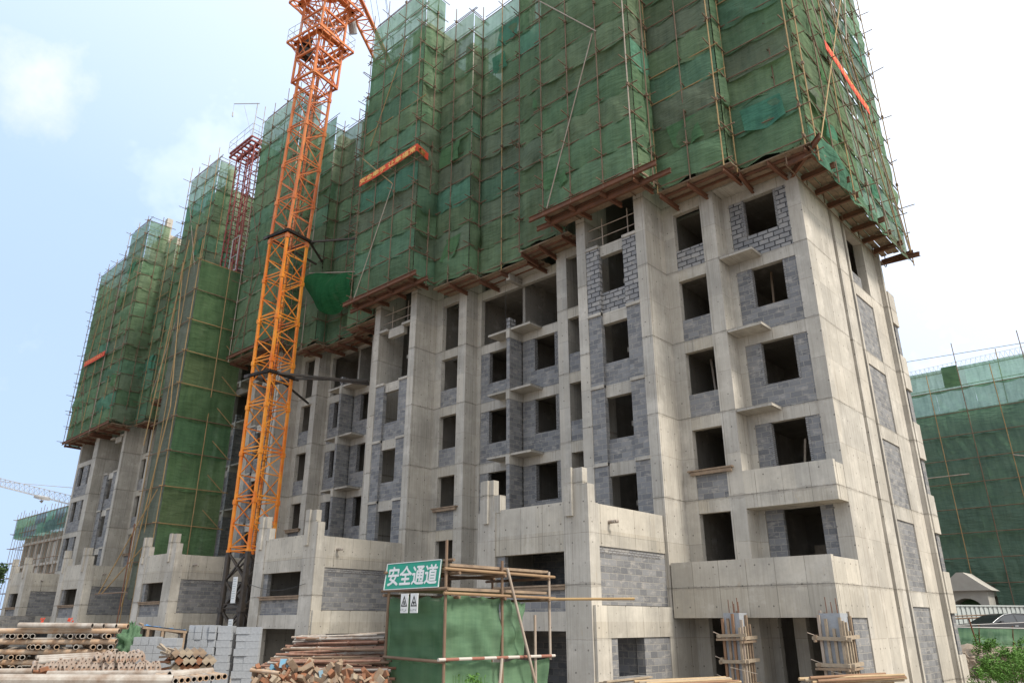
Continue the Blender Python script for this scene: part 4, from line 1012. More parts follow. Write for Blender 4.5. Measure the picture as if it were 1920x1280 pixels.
def cloth(pts, nu, nv, amp, hem=0):
    """hanging cloth between 4 corners: bl, br, tr, tl"""
    bl, br, tr, tl = [V(p) for p in pts]; b = B(); n_ = (br - bl).cross(tl - bl).normalized(); sx = random.random() * 40
    for iv in range(nv + 1):
        for iu in range(nu + 1):
            u, v = iu / nu, iv / nv; p = bl.lerp(br, u).lerp(tl.lerp(tr, u), v)
            o_ = amp * (noise.noise(V((u * 3 + sx, v * 3, 1))) + .35 * math.sin(u * 17 + v * 6 + sx) * (1 - v * .5)) * abs(math.sin(math.pi * v)) ** .5
            o_ += hem * math.sin(u * 31 + sx) * max(0, v - .75) * 4 * .25
            p += n_ * o_ + V((0, 0, -.05 * abs(math.sin(u * math.pi * 3)) * v)); b.v.append(tuple(p))
    for iv in range(nv):
        for iu in range(nu):
            i = iv * (nu + 1) + iu; b.f.append((i, i + 1, i + nu + 2, i + nu + 1)); b.mi.append(0)
            b.uv += [(b.v[k][0] + b.v[k][1], b.v[k][2]) for k in (i, i + 1, i + nu + 2, i + nu + 1)]
    return b
xo = XR - .04
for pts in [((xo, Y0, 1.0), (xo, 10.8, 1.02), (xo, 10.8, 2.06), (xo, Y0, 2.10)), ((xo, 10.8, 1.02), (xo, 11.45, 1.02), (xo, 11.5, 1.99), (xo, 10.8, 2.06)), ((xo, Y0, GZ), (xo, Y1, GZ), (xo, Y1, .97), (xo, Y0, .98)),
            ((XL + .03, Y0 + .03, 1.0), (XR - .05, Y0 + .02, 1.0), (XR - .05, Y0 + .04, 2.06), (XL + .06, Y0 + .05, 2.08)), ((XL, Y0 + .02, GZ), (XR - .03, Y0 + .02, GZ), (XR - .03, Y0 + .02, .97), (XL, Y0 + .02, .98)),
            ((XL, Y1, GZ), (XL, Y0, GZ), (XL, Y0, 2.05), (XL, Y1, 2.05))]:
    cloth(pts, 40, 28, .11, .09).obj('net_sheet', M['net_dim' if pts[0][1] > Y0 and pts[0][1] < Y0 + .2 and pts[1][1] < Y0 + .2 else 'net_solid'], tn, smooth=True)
sg_ = thing('sign_board', 'green sign with four white characters fixed above the passage entrance', 'sign', (-11.1, 9.2, 2.2))
a0, a1 = V((-11.80, 9.29, 2.19)), V((-10.27, 9.29, 2.20)); up = V((0, .06, .47)); nn = V((0, .02, 0))
b = B(); b.hexa([a0, a1, a1 + nn, a0 + nn], [a0 + up, a1 + up, a1 + up + nn, a0 + up + nn]); b.obj('panel', M['sign_green'], sg_)
b = B(); f_ = V((0, -.006, 0))
for p, q in ((a0, a1), (a1, a1 + up), (a1 + up, a0 + up), (a0 + up, a0)): b.obox(p + f_, q + f_, .014, .014)
b.obj('border', M['white'], sg_)
lettering(sg_, '安全通道', .4, a0 + V((.08, -.006, 0)) + up * .15, (1, 0, 0), tuple(up.normalized()), 'white', fit=1.38, fith=.34, bold=.009)
for i, (x, lab) in enumerate([(-11.03, 'left one of two small white warning plates hung under the green sign'), (-10.76, 'right one of two small white warning plates hung under the green sign')]):
    q = thing('warning_sign', lab, 'sign', (x, 9.16, 1.95), 'warning plates under the green sign')
    b = B(); b.box(x - .10, x + .10, 9.16, 9.172, 1.77, 2.10); b.obj('plate', M['white'], q)
    b = B()
    for sc_, mm in ((1, 'ink'),):
        T_ = [(x - .085, 1.88), (x + .085, 1.88), (x, 2.07)]; I_ = [(x - .055, 1.90), (x + .055, 1.90), (x, 2.025)]
        for k in range(3):
            j = (k + 1) % 3; b.quad([(T_[k][0], 9.157, T_[k][1]), (T_[j][0], 9.157, T_[j][1]), (I_[j][0], 9.157, I_[j][1]), (I_[k][0], 9.157, I_[k][1])])
        if i == 0: b.quad([(x - .015, 9.157, 1.91), (x + .025, 9.157, 1.91), (x + .008, 9.157, 1.98), (x - .02, 9.157, 1.97)])
        else: b.box(x - .012, x + .012, 9.155, 9.158, 1.91, 1.965); b.box(x - .03, x + .03, 9.155, 9.158, 1.935, 1.95)
    b.obj('triangle', M['ink'], q)
    strokes(q, (x - .085, 9.152, 1.79), (1, 0, 0), (0, 0, 1), .17, .05, 4, 'ink', i)

# ------------------------------------------------------------------ column formworks
def formwork(x, y, w_, ztop, label, seed):
    rr = random.Random(seed); t = thing('column_formwork', label, 'formwork', (x, y, GZ), 'timber column forms under the balcony band')
    b = B(); b.box(x - w_ / 2 + .05, x + w_ / 2 - .05, y - w_ / 2 + .05, y + w_ / 2 - .05, GZ, ztop - .1); b.obj('form_panel', M['cblock'], t)
    for k in range(4):
        for s_ in range(4):
            f = -.5 + (k + .15 + rr.uniform(0, .15)) / 3.6; dx, dy = [(f, -.5), (.5, f), (-f, .5), (-.5, -f)][s_]
            if k > 2 and s_ > 1: continue
            px, py = x + dx * w_, y + dy * w_
            B().box(px - .035, px + .035, py - .03, py + .03, GZ, ztop - .35 + rr.uniform(-.2, .35)).obj('batten', M[rr.choice(['wood', 'wood', 'wood_red', 'plank', 'pole_pale'])], t)
    for z in (GZ + .45, .58, 1.22):
        for (p, q) in [((x - w_ * .75, y - w_ / 2 - .07), (x + w_ * .8, y - w_ / 2 - .07)), ((x + w_ / 2 + .07, y - w_ * .8), (x + w_ / 2 + .07, y + w_ * .8)), ((x - w_ / 2 - .07, y - w_ * .7), (x - w_ / 2 - .07, y + w_ * .7))]:
            dz = rr.uniform(-.04, .04)
            B().obox((p[0], p[1], z + dz), (q[0], q[1], z + dz + rr.uniform(-.03, .03)), .07, .09).obj('clamp_timber', M[rr.choice(['wood', 'plank', 'wood'])], t)
            if rr.random() < .6: B().obox((p[0], p[1] - .06, z + dz - .10), (q[0], q[1] - .06, z + dz - .08), .05, .06).obj('clamp_timber', M['plank'], t)
    for z in (.64, 1.3, .15):
        b = B(); b.tube((x - w_ * .9, y - w_ / 2 - .12, z + .06), (x - w_ * .5, y - w_ / 2 - .06, z - .04), .012, 5); b.obj('tie_bar', M['pole_pale'], t)
    b = B(); b.tube((x - .1, y - w_ / 2 - .14, .42), (x + .75, y - w_ / 2 - .2, .28), .010, 5); b.obj('tie_bar', M['pole_pale'], t)
    b = B()
    for k in range(5): b.tube((x - .12 + k * .07, y - .1 + (k % 2) * .2, ztop - .4), (x - .13 + k * .07, y - .1 + (k % 2) * .2, ztop + rr.uniform(.05, .35)), .012, 5)
    b.obj('rebar', M['rust'], t)
formwork(-10.92, 21.75, .60, 1.98, 'timber and steel column form standing left in the wide ground floor opening', 3)
formwork(-8.02, 21.70, .66, 1.95, 'timber column form at the right corner of the ground floor opening', 5)

# ------------------------------------------------------------------ yard: pipes, fittings, blocks
zrow = lambda y: 1.51 - (y - 1175) * .01147
O_ = V((-21.02, 5.52, 0))                    # left end of the pipe stack
def PS(a, dep, z): return O_ + RT * a + HF * dep + V((0, 0, z))
def copy_pipe(me_cache={}): pass
def pipe_mesh(L_, r, wall=.012):
    b = B(); b.pipe((-L_ / 2, 0, 0), (L_ / 2, 0, 0), r, wall); return b
meL = {}
def pipe_obj(p, q, r, mat, label, group, name='pipe', wall=.012):
    p = V(p); q = V(q); L_ = round((q - p).length, 1); key = (L_, r, mat)
    if key not in meL: meL[key] = pipe_mesh(L_, r, wall).mesh(name, [M[mat], M['bore']])
    d = (q - p).normalized(); return inst(meL[key], name, (p + q) / 2, d.to_track_quat('X', 'Z').to_euler(), label, 'pipe', group)
LG = 'long rusty pipe lying lengthwise in the tall stack at far left'; CG = 'short cement-stained pipe laid crosswise, open end outwards, in the tall stack at far left'
long_rows = [1182, 1202, 1221, 1240, 1259]; cross_rows = [1191.5, 1211.5, 1230.5, 1250]
for y in long_rows:
    for k in range(5): pipe_obj(PS(-1.3 + random.uniform(-.2, .1), .1 + k * .42, zrow(y)), PS(2.76 - k * .24 + random.uniform(-.14, .03), .1 + k * .42 + random.uniform(-.02, .02), zrow(y) + random.uniform(-.008, .008)), .058, 'pipe_rust' if k == 0 else 'pipe', ('front ' if k == 0 else 'inner ') + 'long pipe in the ' + ['top', 'second', 'third', 'fourth', 'lowest'][long_rows.index(y)] + ' lengthwise row of the tall stack at left', 'lengthwise pipes of the stack')
for ri, y in enumerate(cross_rows):
    a = -.1
    while a < 2.68:
        if random.random() < .82:
            sk = random.uniform(.1, .5); pipe_obj(PS(a, -.02 + random.uniform(-.12, .05), zrow(y)), PS(a - .95 - sk, 2.0, zrow(y)), .056, random.choice(['pipe', 'pipe', 'pipe_rust']), 'short open-ended pipe in the ' + ['top', 'second', 'third', 'lowest'][ri] + ' crosswise row of the tall stack at left', 'crosswise pipes of the stack')
        a += random.choice([.13, .14, .19, .30, .42])
for k, (a0_, a1_, dz, m) in enumerate([(.42, 2.12, .125, 'pipe'), (.40, 2.3, .12, 'pipe'), (1.1, 2.52, .115, 'pipe'), (1.4, 2.72, .112, 'pipe_rust')]):
    pipe_obj(PS(a0_, -.02 + k * .16, zrow(1182) + dz), PS(a1_, -.03 + k * .16, zrow(1182) + dz - .015), .062, m, 'loose grey pipe lying on top of the tall pipe stack', 'loose pipes on top of the stack')
# tied red cloth scraps
for a in (.68, 1.32):
    b = B(); c = PS(a, .4, zrow(1170) + .06)
    for k in range(6): q = c + V((random.uniform(-.08, .08), random.uniform(-.05, .05), random.uniform(-.02, .05))); b.quad([q, q + V((.06, .02, .01)), q + V((.05, .03, .05)), q + V((-.01, .01, .04))])
    solo(b, 'cloth_scrap', M['red'], 'red rag tied on the ' + ('left' if a < 1 else 'right') + ' part of the pipe stack top', 'rag', tuple(c), 'red rags on the pipe stack')
# thick near pipes at the bottom edge
for (x0, y0_, x1, y1_, d0, d1, r, lab) in [(-60, 1273, 322, 1274, 11.6, 12.4, .085, 'thick near pipe lying along the bottom edge at left'), (90, 1262, 330, 1261, 13.1, 13.3, .05, 'thin pale pipe lying behind the thick near pipe'), (318, 1266, 397, 1259, 12.6, 13.2, .075, 'thick pale pipe butting the near pipe and rising to the right'), (-60, 1259, 60, 1257, 13.0, 13.3, .05, 'pale pipe end in the far bottom left corner')]:
    pipe_obj(at(x0, y0_, d0), at(x1, y1_, d1), r, 'pipe', lab, None)
for k in range(9):
    q = at(330 + k * 11.5, 1276 - k * 1.1, 12.3 + .06 * k); pipe_obj(q, q + HF * 1.2 - RT * 1.1 + V((0, 0, .02)), .048, 'pipe_rust' if k % 3 else 'pipe', 'one of a row of open pipe ends at the bottom edge beside the thick pipe', 'row of pipe ends at the bottom edge')
b = B(); b.tube(at(48, 1257, 13.4), at(120, 1262, 13.2), .03, 8); b.tube(at(75, 1254, 13.3), at(145, 1266, 13.1), .028, 8); b.obox(at(74, 1256, 13.2), at(90, 1251, 13.3), .1, .06)
solo(b, 'rusty_rod', M['orangerust'], 'bright orange rusty rods lying in front of the pipe stack', 'rod', tuple(at(95, 1260, 13.2)))
# flanged tubes
b = B(); b.tube((0, 0, 0), (1.2, 0, 0), .04, 8, True)
n = 12; prof = [(math.cos(t * 2 * math.pi / n) * .052, math.sin(t * 2 * math.pi / n) * (.11 if t % 6 in (2, 3, 4) or True else .05)) for t in range(n)]
b.prism(prof, 'x', -.022, 0.0); b.curm = 1
for zc, rr_ in ((0, .018), (.075, .010), (-.075, .010)): b.tube((-.026, 0, zc), (-.020, 0, zc), rr_, 8)
fm = b.mesh('flanged_tube', [M['flange'], M['bore']])
for row, (x0, y0_, x1, y1_, n) in enumerate([(66, 1249, 298, 1251, 24), (185, 1231, 268, 1230, 10), (102, 1244, 165, 1243, 7)]):
    for k in range(n):
        t = k / (n - 1); q = at(x0 + (x1 - x0) * t + random.uniform(-1.5, 1.5), y0_ + (y1_ - y0_) * t + random.uniform(-1.5, 1.5), 14.2 + random.uniform(-.05, .12) + row * .08)
        dr = (HF + RT * random.uniform(-.75, -.45) + V((0, 0, random.uniform(-.06, .06)))).normalized()
        e_ = dr.to_track_quat('X', 'Z'); inst(fm, 'flanged_tube', q, (e_ @ Matrix.Rotation(random.uniform(-.5, .5), 4, 'X').to_quaternion()).to_euler(), 'short tube, drilled oval flange facing out, ' + ['in the long lower row', 'in the upper right row', 'in the upper left row'][row] + ' before the pipes', 'flanged tube', 'flanged tube ends stacked before the pipes')
for k in range(3): pipe_obj(at(72, 1240 - 4 * k, 14.3 + .2 * k), at(183, 1234 - 4 * k, 14.6 + .2 * k), .045, 'pipe', 'pale tube lying along the top of the flanged tubes', 'pale tubes over the flanged tubes')
# square steel and timber sections stacked corner-up
b = B(); b.box(0, 1.4, -.062, .062, -.062, .062); sm = [b.mesh('square_section', M[m]) for m in ('plank', 'wood', 'orangerust')]
for row in range(3):
    for k in range(6 if row < 2 else 5):
        q = at(330 + k * 12.6 + (row % 2) * 6, 1252 - row * 14, 15.5 + .05 * k); e_ = (HF * 1 - RT * .45).normalized().to_track_quat('X', 'Z') @ Matrix.Rotation(R(45) + random.uniform(-.12, .12), 4, 'X').to_quaternion()
        inst(random.choice(sm), 'square_section', q, e_.to_euler(), 'square bar end stacked corner-up beside the grey blocks', 'bar', 'square bars stacked corner-up')
for k in range(16):
    q = at(312 + random.uniform(0, 24), 1215 + random.uniform(0, 42), 15.6); e_ = (HF - RT * random.uniform(.2, 1.2) + V((0, 0, random.uniform(-.2, .2)))).to_track_quat('X', 'Z')
    o = inst(sm[k % 3], 'square_section', q, e_.to_euler(), 'splayed bar end heaped left of the corner-up bars', 'bar', 'splayed bars beside the grey blocks'); o.scale = (.5, .4, .35)
# concrete block stacks
b = B(); b.box(-.195, .195, -.095, .095, -.095, .095)
me_ = b.mesh('concrete_block', M['cblock'])
bmod = me_
def blk(q, rz, lab, grp): inst(bmod, 'concrete_block', q, (random.uniform(-.01, .01), random.uniform(-.01, .01), rz + random.uniform(-.03, .03)), lab, 'block', grp)
d0 = 21.0; bo = at(343, 1285, d0); bo.z = 0
def BS(a, dep, z): return bo + RT * a + HF * dep + V((0, 0, z))
zt = 1.55
ORD = ['top', 'second', 'third', 'fourth', 'fifth', 'sixth', 'seventh', 'eighth', 'ninth', 'tenth', 'lowest']
for row in range(11):
    z = zt - .1 - row * .196
    for k in range(4): blk(BS(.1 + k * .2 + random.uniform(-.01, .01) + row * .0, random.uniform(-.03, .03), z + (0 if k else 0)), YAW + R(90), ['leftmost', 'second', 'third', 'fourth'][k] + ' block end in the ' + ORD[row] + ' course of the big stack', 'blocks of the big stack')
    blk(BS(1.02 + (row % 2) * .02, -.02, z - .02), YAW, 'front long-side block, ' + ORD[row] + ' course, middle column of the big stack', 'middle column of the big block stack')
    blk(BS(1.02, .19, z - .02), YAW, 'rear long-side block, ' + ORD[row] + ' course, middle column of the big stack', 'middle column of the big block stack')
    for k in range(1): blk(BS(1.52 + (row % 3) * .015, .1 + random.uniform(-.02, .04), z - .05), YAW, 'left long-side block, ' + ORD[row] + ' course, right-hand column of the big stack', 'right column of the big block stack')
    blk(BS(1.83 , .1, z - .05), YAW, 'right long-side block, ' + ORD[row] + ' course, right-hand column of the big stack', 'right column of the big block stack')
d0 = 19.0; bo = at(240, 1240, d0); bo.z = 0
for row in range(6):
    z = 1.14 - row * .196
    for k in range(4 - (row == 0)): blk(BS(.16 + k * .2 - row * .0 + (.05 if row == 0 else 0), .05, z + .03), YAW + R(90), 'grey block end in the low left stack under the blue tarpaulin', 'blocks of the low stacks')
    blk(BS(1.02, 0, z), YAW, 'grey block in the low right stack under the blue tarpaulin', 'right low block stack')
    blk(BS(1.02, .19, z), YAW, 'grey block in the low right stack under the blue tarpaulin', 'right low block stack')
# workbench with blue tarpaulin
t = thing('workbench', 'rough timber bench covered with a blue tarpaulin behind the low block stacks', 'bench', at(300, 1190, 20.5))
P4 = [at(268, 1171, 19.8), at(350, 1180, 20.6), at(346, 1183, 21.8), at(276, 1170, 21.0)]
b = cloth([P4[0], P4[1], P4[2], P4[3]], 24, 8, .05)
b.obj('tarpaulin', M['tarp'], t, smooth=True)
b = B(); b.obox(P4[0] - V((0, 0, .06)), P4[1] - V((0, 0, .06)), .08, .06); b.obox(P4[3] - V((0, 0, .06)), P4[2] - V((0, 0, .06)), .08, .06); b.obox(at(262, 1168, 20), P4[0], .06, .04); b.obj('frame', M['plank'], t)
for f in (.12, .45, .95):
    for e0, e1 in ((P4[0], P4[1]), (P4[3], P4[2])):
        q = e0.lerp(e1, f); B().obox((q.x, q.y, GZ), q - V((0, 0, .06)), .07, .07).obj('leg', M['plank'], t)
# green cloth bundle behind the pipes
b = B(); c = at(240, 1207, 19.2); nu, nv = 34, 22
for iv in range(nv + 1):
    for iu in range(nu + 1):
        th_, ph_ = math.pi * iv / nv, 2 * math.pi * iu / nu; r_ = 1 + .75 * noise.noise(V((math.cos(ph_) * 2.6, math.sin(ph_) * 2.6, iv * .55))) + .1 * math.sin(ph_ * 7 + iv)
        b.v.append((c.x + .22 * r_ * math.sin(th_) * math.cos(ph_), c.y + .26 * r_ * math.sin(th_) * math.sin(ph_), c.z + .42 * math.cos(th_) * r_))
for iv in range(nv):
    for iu in range(nu): i = iv * (nu + 1) + iu; b.f.append((i, i + nu + 1, i + nu + 2, i + 1)); b.mi.append(0); b.uv += [(iu * .1, iv * .1)] * 4
solo(b, 'net_bundle', M['net_solid'], 'crumpled green net bundle at the right end of the pipe stack', 'net bundle', tuple(c), smooth=True)
# heap of rusty scaffold tubes
for k in range(150):
    f = random.random(); lay = random.random() ** .75
    yy = 1189 + lay * 82; xl_ = 566 - (yy - 1188) * 1.1 + random.uniform(-10, 22) + (random.random() < .3) * random.uniform(0, 70); xr_ = random.uniform(690, 745)
    d = 13.6 + (1 - lay) * 1.2 + random.uniform(-.25, .25); p = at(xl_, yy + random.uniform(-3, 3), d + .25); q = at(xr_, yy + random.uniform(-9, 9), d - .1 + random.uniform(-.3, .3))
    m = random.choices(['tube', 'rust', 'pipe', 'pole_pale', 'hoist', 'pole'], [6, 1.2, 2, 1, .25, 4])[0]
    key = ('t', m)
    if key not in meL:
        bb = B(); bb.pipe((-1.2, 0, 0), (1.2, 0, 0), .024, .005, 8)
        for c_ in (-.5, .35): bb.tube((c_ - .02, 0, 0), (c_ + .02, 0, 0), .033, 8)
        meL[key] = bb.mesh('scaffold_tube', [M[m], M['bore']])
    dd = (q - p); o = inst(meL[key], 'scaffold_tube', (p + q) / 2, dd.to_track_quat('X', 'Z').to_euler(), {'tube': 'brown rusty', 'rust': 'orange rusty', 'pipe': 'cement-stained', 'pole_pale': 'pale grey', 'hoist': 'red painted', 'pole': 'dark brown'}[m] + ' scaffold tube in the long heap left of the netted passage', 'tube', 'rusty scaffold tubes heaped before the wing'); o.scale = (dd.length / 2.4, 1, 1)
b = B(); b.hexa([at(590, 1295, 13.3), at(760, 1295, 13.3), at(760, 1290, 15.3), at(560, 1290, 15.3)], [at(640, 1248, 13.9), at(735, 1246, 13.9), at(735, 1240, 14.7), at(600, 1244, 14.7)])
solo(b, 'tube_heap_core', M['tube'], 'dark rusty mass of tubes at the core of the heap', 'tubes', tuple(at(660, 1250, 14)), kind='stuff')
# cut timber ends and rusty clips in front of the heap
bx_ = [B().box(0, .26, -.035, .035, -.055, .055), B().box(0, .2, -.03, .03, -.05, .05), B().box(0, .16, -.075, .075, -.02, .02)]
cm = {(i, m): bb.mesh('offcut', M[m]) for i, bb in enumerate(bx_) for m in ('orangerust', 'wood', 'plank', 'bluepaint')}
for k in range(190):
    x = random.uniform(476, 715); yy = random.uniform(1253, 1288) if 525 < x < 640 else random.uniform(1268, 1288)
    if x > 640: yy = random.uniform(1270, 1290)
    m = random.choices(['orangerust', 'wood', 'plank', 'bluepaint'], [6, 2.2, 6, .25])[0]
    dr = (V((random.uniform(-1, 1), random.uniform(-1, 1), random.uniform(-.6, .9)))).normalized()
    inst(cm[(random.randrange(3), m)], 'offcut', at(x, yy, 12.9 + (1284 - yy) * .012), (dr.to_track_quat('X', 'Z') @ Matrix.Rotation(random.uniform(0, 3), 4, 'X').to_quaternion()).to_euler(), {'orangerust': 'bright rusty steel form clip in the heap before the tubes', 'wood': 'pale timber offcut in the heap before the rusty tubes', 'plank': 'dark weathered timber offcut in the heap before the rusty tubes', 'bluepaint': 'blue painted offcut in the heap before the rusty tubes'}[m], 'offcut', 'offcuts heaped before the tubes, ' + {'orangerust': 'rusty', 'wood': 'pale', 'plank': 'dark', 'bluepaint': 'blue'}[m])
for (x, yy, i) in [(525, 1243, 0), (542, 1242, 2), (510, 1276, 2), (506, 1252, 1)]:
    inst(cm[(2, 'bluepaint')], 'offcut', at(x, yy, 13.2), (1.2 + i * .3, .4 * i, YAW + i), 'blue painted offcut in the heap before the rusty tubes', 'offcut', 'offcuts heaped before the tubes, blue')
pipe_obj(at(470, 1255, 13.0), at(524, 1261, 12.8), .032, 'pipe_rust', 'lone rusty pipe sticking out left of the offcut heap', None)
# fresh timbers along the bottom right
def timbers(x0, x1, y0_, y1_, n, dist, lab, grp):
    for k in range(n):
        t = k / max(1, n - 1); xa = x0 + random.uniform(-20, 30) ; xb = x1 - random.uniform(0, 60) * (1 - t * .4)
        b = B(); p = at(xa, y0_ + (y1_ - y0_) * t + 3, dist); q = at(xb, y0_ + (y1_ - y0_) * t - 5, dist + .6)
        b.tube(p, q, .032, 8, True, .026); o = solo(b, 'timber_pole', M[random.choice(['bamboo', 'bamboo', 'wood', 'wood_red'])], lab, 'timber', tuple((p + q) / 2), grp)
timbers(1195, 1395, 1274, 1284, 7, 15.5, 'round timber pole in the low pile at the bottom edge before the timber column form', 'timber poles at the bottom edge')
timbers(1505, 1705, 1267, 1283, 9, 15.5, 'timber pole in the pale pile at the bottom right before the building corner', 'fresh timber poles at the bottom right')

# hanging cable and cloth odds and ends on the facade
b = B(); pv = None
for k in range(15):
    q = V((-21.77 + .03 * math.sin(k * 2.1), 23.35, 17.3 - k * .19)); 
    if pv is not None: b.tube(pv, q, .008, 4, False)
    pv = q
solo(b, 'hanging_cable', M['dark'], 'thin cable hanging before the open top room beside the fin wall', 'cable', (-21.77, 23.35, 17.3))
b = B(); pv = None
for k in range(21):
    t_ = k / 20; q = V((-31.9 + 4.4 * t_, 17.62, 3.2 - .25 * math.sin(math.pi * t_) - .1 * t_))
    if pv is not None: b.tube(pv, q, .010, 4, False)
    pv = q
solo(b, 'slack_wire', M['dark'], 'slack dark wire strung across the front of the second wing', 'wire', (-31.9, 17.62, 3.2))
# ------------------------------------------------------------------ right background
b = B(); nx, ny = 60, 40
for j in range(ny + 1):
    for i in range(nx + 1):
        x = -30 + 60 * i / nx; y = 34 + 90 * j / ny; e_ = min(1, max(0, (y - 36) / 6.5)); n_ = noise.noise(V((x * .5, y * .5, 0)))
        z = GZ - .15 + (e_ * e_ * (3 - 2 * e_)) * 1.15 + n_ * .18 * min(1, e_ * 3) * (1 if y < 44 else .15); b.v.append((x, y, z))
for j in range(ny):
    for i in range(nx): k = j * (nx + 1) + i; b.f.append((k, k + 1, k + nx + 2, k + nx + 1)); b.mi.append(0); b.uv += [(b.v[q][0], b.v[q][1]) for q in (k, k + 1, k + nx + 2, k + nx + 1)]
structure(b, 'raised_ground', M['dirt'], True)
# rubble and mound near the wall foot
b = B()
for k in range(420):
    q = at(random.uniform(1785, 1925), random.uniform(1217, 1262), random.uniform(30, 38)); s_ = random.uniform(.04, .16)
    q.z = min(q.z, .35)
    b.hexa([q + V((-s_, -s_, -s_)), q + V((s_, -s_ * .7, -s_)), q + V((s_ * .8, s_, -s_)), q + V((-s_, s_ * .9, -s_))], [q + V((-s_ * .6, -s_ * .5, s_ * .6)), q + V((s_ * .5, -s_ * .6, s_ * .4)), q + V((s_ * .4, s_ * .6, s_ * .7)), q + V((-s_ * .5, s_ * .4, s_ * .5))])
solo(b, 'rubble', M['dirt'], None, None, (0, 0, 0), kind='stuff')
b = B(); ctr = at(1822, 1238, 33); n1, n2 = 30, 20
for j in range(n2 + 1):
    for i in range(n1 + 1):
        u, v = i / n1 * 2 - 1, j / n2 * 2 - 1; r_ = max(0, 1 - u * u - v * v); p = ctr + RT * u * 2.6 + HF * v * 2.2
        b.v.append((p.x, p.y, GZ - .1 + r_ * 1.25 + .22 * noise.noise(V((u * 4, v * 4, 2))) * min(1, r_ * 3)))
for j in range(n2):
    for i in range(n1): k = j * (n1 + 1) + i; b.f.append((k, k + 1, k + n1 + 2, k + n1 + 1)); b.mi.append(0); b.uv += [(b.v[q][0], b.v[q][1]) for q in (k, k + 1, k + n1 + 2, k + n1 + 1)]
structure(b, 'soil_mound', M['dirt'], True)
# green net fence with sloping stake
t = thing('net_fence', 'low green net fence on stakes beyond the building corner', 'fence', at(1775, 1200, 41))
P4 = [at(1770, 1214, 36), at(1960, 1218, 38), at(1960, 1178, 38), at(1770, 1174, 36)]
cloth(P4, 40, 10, .12).obj('net_sheet', M['net_solid'], t, smooth=True)
b = B(); b.tube(P4[3], P4[2], .03); b.tube(P4[3] + V((0, 0, .03)), P4[2] + V((0, 0, .35)), .02); b.obj('top_rail', M['white_steel'], t)
for k in range(4):
    q = P4[0].lerp(P4[1], k / 3); B().tube(q - V((0, 0, .3)), P4[3].lerp(P4[2], k / 3) + V((0, 0, .1)), .03).obj('stake', M['rust'], t)
b = B(); b.tube(at(1836, 1220, 35.2), at(1816, 1158, 35.2), .035); solo(b, 'stake', M['rust'], 'leaning rusty stake in front of the green net fence', 'stake', tuple(at(1826, 1190, 35.2)))
b = B(); b.tube(at(1772, 1160, 44), at(1838, 1157, 44.5), .05); b.tube(at(1770, 1155, 44.6), at(1905, 1150, 46), .04); solo(b, 'barrier_pole', M['pole'], 'rusty barrier pole lying beside the black car', 'pole', tuple(at(1800, 1158, 44)))
# hoarding
t = thing('hoarding', 'pale grey sheet hoarding along the foot of the netted block', 'fence', at(1850, 1150, 56))
q0, q1 = at(1740, 1138, 46.5), at(1990, 1128, 50); q0.z = .3; q1.z = .3
hh = 2.35; b = B(); n = 60
for k in range(n):
    a, c = q0.lerp(q1, k / n), q0.lerp(q1, (k + 1) / n); o_ = HF * (.06 if k % 2 else 0)
    b.quad([a + o_, c + o_, c + o_ + V((0, 0, hh)), a + o_ + V((0, 0, hh))]); b.quad([c + o_, c + HF * (.06 if (k + 1) % 2 else 0), c + HF * (.06 if (k + 1) % 2 else 0) + V((0, 0, hh)), c + o_ + V((0, 0, hh))])
b.obj('sheeting', M['hoarding'], t); b = B(); b.obox(q0 + V((0, 0, hh)), q1 + V((0, 0, hh)), .1, .08); b.obj('top_rail', M['hoarding'], t)
# gate house with arch
gk = at(1808, 1110, 50.5); gx, gy = gk.x, gk.y
t = thing('gatehouse', 'small pale gatehouse with an arched opening and a gabled roof before the netted block', 'gatehouse', (gx, gy, .3))
zA, zE, zR = at(1808, 1072, 50.5).z, at(1808, 1107, 50.5).z, at(1808, 1121, 50.5).z
L_ = []
for a in range(0, 181, 12): L_.append((gx - 1.05 * math.cos(R(a)), zR - 1.0 + 1.0 * math.sin(R(a))))
b = B()
for (a, c) in zip(L_[:-1], L_[1:]):
    b.hexa([(a[0], gy, a[1]), (c[0], gy, c[1]), (c[0], gy + 2, c[1]), (a[0], gy + 2, a[1])], [(a[0], gy, zE), (c[0], gy, zE), (c[0], gy + 2, zE), (a[0], gy + 2, zE)])
b.box(gx - 1.35, gx - 1.05, gy, gy + 2, .3, zE); b.box(gx + 1.05, gx + 1.35, gy, gy + 2, .3, zE); b.obj('wall', M['stone'], t)
b = B(); b.prism([(gx - 1.7, zE), (gx + 1.7, zE), (gx + 1.1, zE + .45), (gx + .2, zA), (gx - .2, zA), (gx - 1.1, zE + .45)], 'y', gy - .3, gy + 2.3); b.obj('roof', M['stone'], t)
b = B(); b.box(gx - 1.04, gx + 1.04, gy + 1.8, gy + 1.9, .3, zE); b.obj('gate', M['net_solid'], t)
# netted block on the right
t = thing('netted_building', 'lower green netted building under construction behind the right-hand side of the site', 'building', (0, 62, .4))
y_ = 64.0
b = B(); b.box(-24, 22, y_ + 1.3, y_ + 14, .4, 17.2)
b.obj('wall', M['conc_shaded'], t)
b = B()
for k in range(6): b.box(-24, 22, y_ + .9, y_ + 1.3, 3.0 * k + .4, 3.0 * k + .9)
for k in range(12): b.box(-24 + k * 4, -23.4 + k * 4, y_ + .85, y_ + 1.3, .4, 17.2)
b.obj('frame', M['pale_conc'], t)
OLD = M['net']; b = net_face((22, y_, 0), (-24, y_, 0), 4.2, 18.7, (0, -1, 0), [4.2 + 1.8 * k for k in range(9)]); b.obj('net_sheet', M['net_far'], t, smooth=True)
b = net_face((22, y_, 0), (-24, y_, 0), 18.6, 20.2, (0, -1, 0), [18.6, 20.3]); b.obj('net_sheet', M['net_pale'], t, smooth=True)
